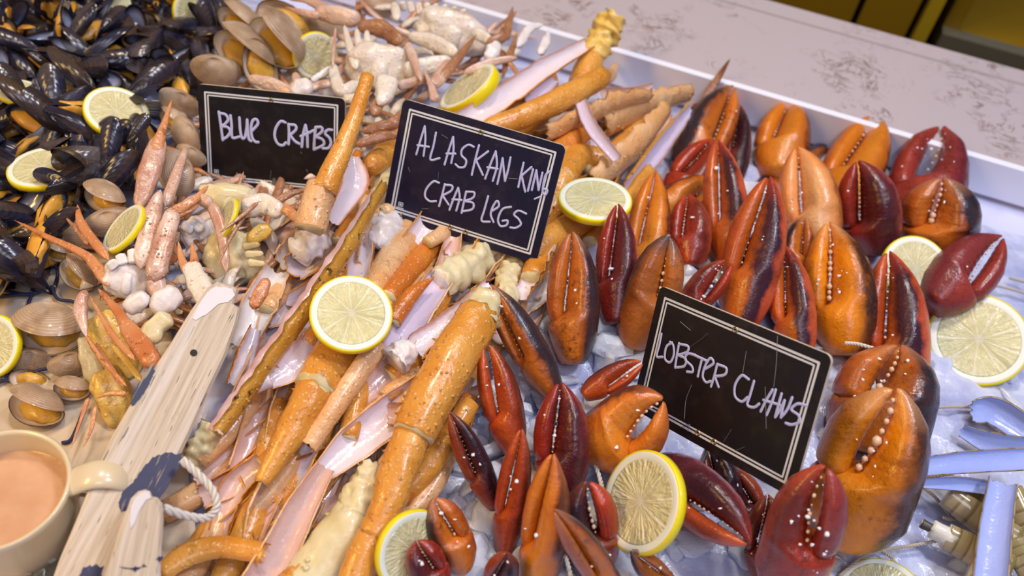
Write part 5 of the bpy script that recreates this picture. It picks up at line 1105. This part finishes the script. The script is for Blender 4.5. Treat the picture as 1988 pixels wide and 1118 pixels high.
# navy net on the cloth
root = thing('fishing_net', 'dark navy fishing net spread on the beige cloth at the left', 'net', PH(40, 580, .008))
for k, pp in enumerate([[(-20, 552), (20, 566), (60, 570), (100, 556)], [(62, 570), (52, 598), (44, 610), (30, 622)], [(62, 568), (66, 540), (78, 520), (96, 500)], [(100, 556), (112, 580), (140, 585), (170, 600)], [(-10, 575), (30, 572), (62, 572)],
        [(30, 622), (30, 660), (34, 690), (10, 735)], [(10, 735), (40, 730), (70, 720), (110, 712)], [(-20, 752), (10, 738), (30, 745)], [(106, 556), (112, 530), (104, 508)], [(128, 905), (136, 945), (126, 990)], [(-20, 500), (20, 520), (60, 528), (110, 515)], [(134, 946), (165, 950), (195, 948)], [(120, 860), (140, 850), (165, 790)]]):
    cord(root, 'cord', [PH(*p, .0095) for p in pp], .0011, M['navy'], n=26, seed=k)
# beige twine net frozen over the ice at the right
root = thing('twine_net', 'beige twine net lying on the ice at the right front', 'net', PH(1710, 1070, .008))
for k, pp in enumerate([[(1664, 1018), (1685, 1050), (1712, 1068), (1735, 1085)], [(1712, 1068), (1765, 1060), (1830, 1048)], [(1712, 1068), (1680, 1078), (1630, 1118)], [(1760, 926), (1795, 926), (1850, 920)], [(1785, 940), (1815, 965), (1845, 1000)],
        [(1800, 792), (1850, 790), (1905, 790)], [(1888, 548), (1940, 556), (2000, 572)], [(1960, 540), (1990, 548)], [(1830, 1004), (1845, 1008), (1870, 1004)], [(1730, 1085), (1755, 1110), (1790, 1125)]]):
    cord(root, 'cord', [PH(*p, .0055) for p in pp], .0011, M['twine2'], strands=3, n=40, seed=k)
for i, (lab, pp, of) in enumerate([('white twine between the curled orange claw and the oval wine-red claw', [(1142, 860), (1152, 890), (1165, 930), (1172, 960)], .022), ('white twine running down between the front claws at the bottom', [(1090, 950), (1086, 1000), (1094, 1060), (1108, 1118)], .024),
        ('short white twine behind the right corner of the lobster sign', [(1640, 666), (1665, 668), (1695, 676)], .03), ('white twine under the small red claw', [(1180, 780), (1150, 800), (1120, 815)], .02)]):
    o = thing('twine', lab, 'string', PH(*pp[0], of)); cord(o, 'cord', [PH(*p, of) for p in pp], .0013, M['twine'], strands=3, n=60)
# ---- jug with pink sauce
M['jug'] = flat('cream_glaze', '#d9c8a8', rough=.25, coat=.4); M['sauce'] = m_meat('pink_sauce', '#c89a78', '#cfa686', '#bc8e6e')
jz = .008; jh = .060; jc = P(-6, 948, jz + jh)
jr = .0345
root = thing('jug', 'cream jug of pink sauce with a loop handle in the lower left corner', 'jug', (jc[0], jc[1], jz))
prof = [(.0, 0), (.55, 0), (.62, .02), (.78, .2), (.92, .45), (.98, .7), (1.0, .92), (1.03, 1.0), (.985, 1.015), (.94, .98), (.93, .7), (.86, .45), (.7, .2), (.5, .08), (0, .06)]
def lathe(prof, r, h, n=56):
    V = []; F = []; m = len(prof)
    for i in range(n):
        a = 2 * math.pi * i / n; V += [(jc[0] + p * r * math.cos(a), jc[1] + p * r * math.sin(a), jz + q * h) for p, q in prof]
    for i in range(n):
        for k in range(m - 1): F.append((i * m + k, ((i + 1) % n) * m + k, ((i + 1) % n) * m + k + 1, i * m + k + 1))
    return V, F
V, F = lathe(prof, jr, jh); mesh_obj('jug_body', V, F, M['jug'], root)
V, F = lathe([(0, .72), (.3, .72), (.6, .722), (.88, .72), (.93, .73)], jr, jh); mesh_obj('sauce', V, F, M['sauce'], root)
top = np.array([jc[0], jc[1], jz + jh]); tgt = PD(182, 893, depth_of(top) + .0); hd = unit(np.array([tgt[0] - jc[0], tgt[1] - jc[1], 0]))
hp = [top + hd * jr * .98 + np.array([0, 0, -.004]), top + hd * (jr + .013) + np.array([0, 0, .001]), top + hd * (jr + .025) + np.array([0, 0, -.006]), top + hd * (jr + .027) + np.array([0, 0, -.024]), top + hd * (jr + .012) + np.array([0, 0, -.04]), top + hd * jr * .93 + np.array([0, 0, -.045])]
C = catmull(hp, 30); sd_ = np.cross(hd, [0, 0, 1]); rings = []
for c, t in zip(C, tangents(C)):
    n = np.cross(t, sd_); rings.append([c + sd_ * .0085 * math.cos(a) + n * .0035 * math.sin(a) for a in np.linspace(0, 2 * math.pi, 17)[:-1]])
V, F = loft(rings); mesh_obj('handle', V, F, M['jug'], root)
# ---- clear plastic rim in the lower left corner
g = NT('clear_plastic'); g.set(col=lin('#e8e6c8'), rough=.08, trans=.8, spec=.6); M['clear'] = g.m
root = thing('spoon', 'clear plastic serving spoon at the bottom edge beside the jug', 'spoon', PH(90, 1110, .01))
C = catmull([PH(118, 1064, .014), PH(100, 1088, .013), PH(70, 1108, .012), PH(20, 1128, .011)], 30); tube(root, 'spoon_handle', C, [.0022] * 30, M['clear'], spikes=0, rag=0, wob=0, flat=.5, cap=M['clear'])
bc = PH(100, 1126, .011); V = []; F = []
for i in range(7):
    for j in range(24):
        a = 2 * math.pi * j / 24; r = i / 6; V.append((bc[0] + .014 * r * math.cos(a) * .7, bc[1] + .018 * r * math.sin(a), bc[2] + .004 * r * r))
for i in range(6):
    for j in range(24): F.append((i * 24 + j, i * 24 + (j + 1) % 24, (i + 1) * 24 + (j + 1) % 24, (i + 1) * 24 + j))
ob = mesh_obj('bowl', V, F, M['clear'], root); md = ob.modifiers.new('s', 'SOLIDIFY'); md.thickness = .001
# ---- weathered wooden posts with blue paint
def m_wood():
    t = NT('whitewashed_wood'); uv = t.sep(t.attr()); v = t.node('ShaderNodeCombineXYZ', i_0=t.math('MULTIPLY', uv[0], 420.0), i_1=t.math('MULTIPLY', uv[1], 14.0), i_2=t.math('MULTIPLY', uv[2], 420.0)).outputs[0]
    n = t.noise(1.0, v, 4, .6); c = t.mix(t.ramp(n, [(.35, 0.0), (.65, 1.0)]), lin('#b8a68e'), lin('#d8c8b6'))
    v2 = t.node('ShaderNodeCombineXYZ', i_0=t.math('MULTIPLY', uv[0], 700.0), i_1=t.math('MULTIPLY', uv[1], 60.0), i_2=uv[2]).outputs[0]
    k = t.ramp(t.noise(1.0, v2, 2, .5), [(.66, 0.0), (.70, 1.0)]); c = t.mix(t.math('MULTIPLY', k, .85), c, lin('#3c3430'))
    w = t.ramp(t.noise(.25, v, 2), [(.5, 0.0), (.7, .55)]); c = t.mix(w, c, lin('#d8d2d2')); t.set(col=c, rough=.55, spec=.35); t.bump(n, .5, .0012); return t.m
M['wood'] = m_wood()
def m_paint():
    t = NT('worn_navy_paint'); uv = t.sep(t.attr()); v = t.node('ShaderNodeCombineXYZ', i_0=t.math('MULTIPLY', uv[0], 500.0), i_1=t.math('MULTIPLY', uv[1], 40.0), i_2=uv[2]).outputs[0]
    c = t.mix(t.ramp(t.noise(1.0, v, 3), [(.60, 0.0), (.66, .9)]), lin('#24245c'), lin('#cbb69a')); c = t.mix(t.noise(.4, v, 2), c, lin('#1e1c30')); t.set(col=c, rough=.5); return t.m
M['paint'] = m_paint(); M['hole'] = flat('bore_hole_inside', '#2e281c', rough=.8); M['cut'] = flat('pale_cut_wood', '#ded8dc', rough=.5)
def post(label, outline, zb, zt, pa, pb_, thick, patches, notch, hole=None):
    """outline in pixels on a sloping plane through pa (height zb) and pb_ (height zt)"""
    A = P(*pa, zb); B = P(*pb_, zt); Y = unit(B - A); n = CAM - (A + B) / 2; n = unit(n - Y * np.dot(Y, n)); X = np.cross(Y, n)
    root = thing('wooden_post', label, 'post', mat4=frame4(X, Y, n, A))
    def on(p):
        r = ray(*p); k = np.dot(A - CAM, n) / np.dot(r, n); q = CAM + r * k - A; return np.array([np.dot(q, X), np.dot(q, Y), 0])
    T = [on(p) for p in outline]; ins = thick * .32; cx = sum(T) / len(T); m = len(T)
    # bevelled rim: inner face polygon slightly higher than the edge
    face = []
    for i in range(m):
        a, b, c = T[i - 1], T[i], T[(i + 1) % m]; d = unit(unit(b - a) + unit(c - b)); nn = np.array([-d[1], d[0], 0])
        if np.dot(nn, cx - b) < 0: nn = -nn
        w_ = .0018 + .0008 * nz(b, 400); face.append(b + nn * w_)
    V = [f + np.array([0, 0, 0]) for f in face] + [t + np.array([0, 0, -.0018]) for t in T] + [t + np.array([0, 0, -thick]) for t in T]
    F = [tuple(range(m))] + [(i, m + i, m + (i + 1) % m, (i + 1) % m) for i in range(m)] + [(m + i, 2 * m + i, 2 * m + (i + 1) % m, m + (i + 1) % m) for i in range(m)] + [tuple(range(3 * m - 1, 2 * m - 1, -1))]
    ar = sum(face[i][0] * face[(i + 1) % m][1] - face[(i + 1) % m][0] * face[i][1] for i in range(m))
    if ar < 0: F = [f[::-1] for f in F]
    mesh_obj('plank', V, F, M['wood'], root, attr=V, smooth=False, local=True)
    def overlay(name, poly, mat, h=.00035, rag=.0007):
        Q = [on(p) for p in poly]; D = []
        for i in range(len(Q)):
            for k in range(6):
                q = Q[i] + (Q[(i + 1) % len(Q)] - Q[i]) * k / 6; D.append(q + np.array([rag * nz(q, 1300), rag * 2.5 * nz(q + 7, 900), h]))
        ar = sum(D[i][0] * D[(i + 1) % len(D)][1] - D[(i + 1) % len(D)][0] * D[i][1] for i in range(len(D)))
        if ar < 0: D = D[::-1]
        V2, F2 = prism(D, np.array([0, 0, -.001])); return mesh_obj(name, V2, F2, mat, root, attr=V2, smooth=False, local=True)
    for pt in patches: overlay('paint_patch', pt, M['paint'])
    for q, mt in notch: overlay('carved_notch', q, M[mt], .0005, .0003)
    if hole:
        hc = on(hole[0]); hr = hole[1] * mpp(A * .4 + B * .6)
        V2, F2 = loft([[(hc[0] + hr * s * math.cos(a), hc[1] + hr * s * math.sin(a), z) for a in np.linspace(0, 2 * math.pi, 25)[:-1]] for s, z in ((1.0, -.0005), (1.0, .0004))]); mesh_obj('bore_hole', V2, F2, M['hole'], root, local=True, smooth=False)
    return root, on, n, (A, X, Y)
post('large whitewashed wooden post with flaked navy paint and a bored hole, lower left',
     [(424, 544), (404, 556), (372, 600), (330, 668), (288, 730), (250, 790), (214, 852), (180, 930), (148, 1010), (118, 1080), (60, 1240), (232, 1240), (262, 1090), (302, 986), (340, 905), (372, 838), (410, 752), (440, 690), (462, 625), (467, 596), (455, 588), (466, 560), (452, 552)],
     .055, .085, (150, 1118), (440, 560), .02,
     [[(297, 703), (280, 728), (262, 756), (252, 784), (262, 786), (280, 764), (292, 740), (300, 722)], [(350, 882), (322, 878), (296, 888), (276, 908), (260, 935), (240, 952), (230, 975), (234, 992), (262, 985), (300, 975), (318, 958), (338, 925), (352, 895)], [(160, 1102), (180, 1098), (200, 1100), (196, 1130), (150, 1130)]],
     [([(420, 556), (402, 568), (386, 592), (374, 618), (380, 622), (404, 608), (424, 590), (444, 586), (456, 574), (450, 560)], 'cut')], ((376, 685), 7))
post('small wooden post with a rounded carved tip in front of the large one',
     [(282, 950), (268, 954), (254, 968), (246, 990), (234, 1020), (222, 1060), (206, 1110), (180, 1200), (316, 1200), (312, 1110), (314, 1060), (318, 1010), (316, 978), (306, 966), (296, 964), (292, 954)],
     .07, .088, (250, 1118), (285, 955), .016,
     [[(232, 1101), (262, 1107), (286, 1098), (262, 1102)], [(303, 1082), (316, 1080), (315, 1088), (304, 1088)]], [([(282, 953), (266, 962), (254, 982), (252, 1010), (254, 1026), (262, 1012), (270, 990), (284, 970), (294, 966), (290, 955)], 'cut')])
# rope loop at the post
root = thing('rope_loop', 'loop of white rope hanging from the large wooden post', 'rope', PH(420, 960, .05))
cord(root, 'rope', [P(352, 892, .072), P(384, 920, .066), P(412, 952, .06), P(420, 985, .055), P(400, 1005, .054), P(365, 1002, .06), P(318, 986, .07)], .0022, M['twine'], strands=3, n=120)
# ---- ice chips between the claws
def m_chip():
    t = NT('clear_ice_chip'); tc = t.node('ShaderNodeTexCoord').outputs['Object']; t.set(col=lin('#e4eaff'), rough=.10, trans=.15, ior=1.31, sss=.5, sssr=(.8, .9, 1.0), ssss=.012); t.bump(t.noise(170, tc, 4), .5, .002); return t.m
M['chip'] = m_chip(); rnd = random.Random(3); mb = MB()
zones = [((880, 1250), (560, 1118), 190), ((1250, 1700), (560, 1118), 90), ((1600, 1988), (560, 1118), 20), ((1240, 1720), (200, 640), 70)]
for (xa, xb), (ya, yb), cnt in zones:
    for _ in range(cnt):
        x, y = rnd.uniform(xa, xb), rnd.uniform(ya, yb); r = rnd.uniform(.005, .014) if rnd.random() < .7 else rnd.uniform(.002, .004); c = PH(x, y, r * rnd.uniform(-.1, .6) if x < 1600 else -r * .25)
        V, F = ico((0, 0, 0), 1, 2); s = np.array([rnd.uniform(.6, 1.4), rnd.uniform(.5, 1.2), rnd.uniform(.25, .7)]) * r; so = rnd.random() * 50; q = []
        ax = Matrix.Rotation(rnd.uniform(0, 6.28), 3, 'Z') @ Matrix.Rotation(rnd.gauss(0, .6), 3, 'X')
        for v in V:
            f = np.round(v * 2.2 + .2) / 2.2; w = (v * .45 + f * .55) * s * (1 + .45 * nz(v * 1.3 + so, 1) + .15 * nz(v * 3.5 + so, 1)); q.append(c + np.array(ax @ Vector(w)))
        mb.add(q, F)
o = mb.obj('ice_chips', M['chip'], smooth=False); tag(o, 'loose chips of clear ice between the claws', 'ice', kind='stuff')
o = CRUMBS.obj('white_crumbs', M['crumb']); tag(o, 'white crumbs of ice and meat sticking to the claws', 'crumbs', kind='stuff')
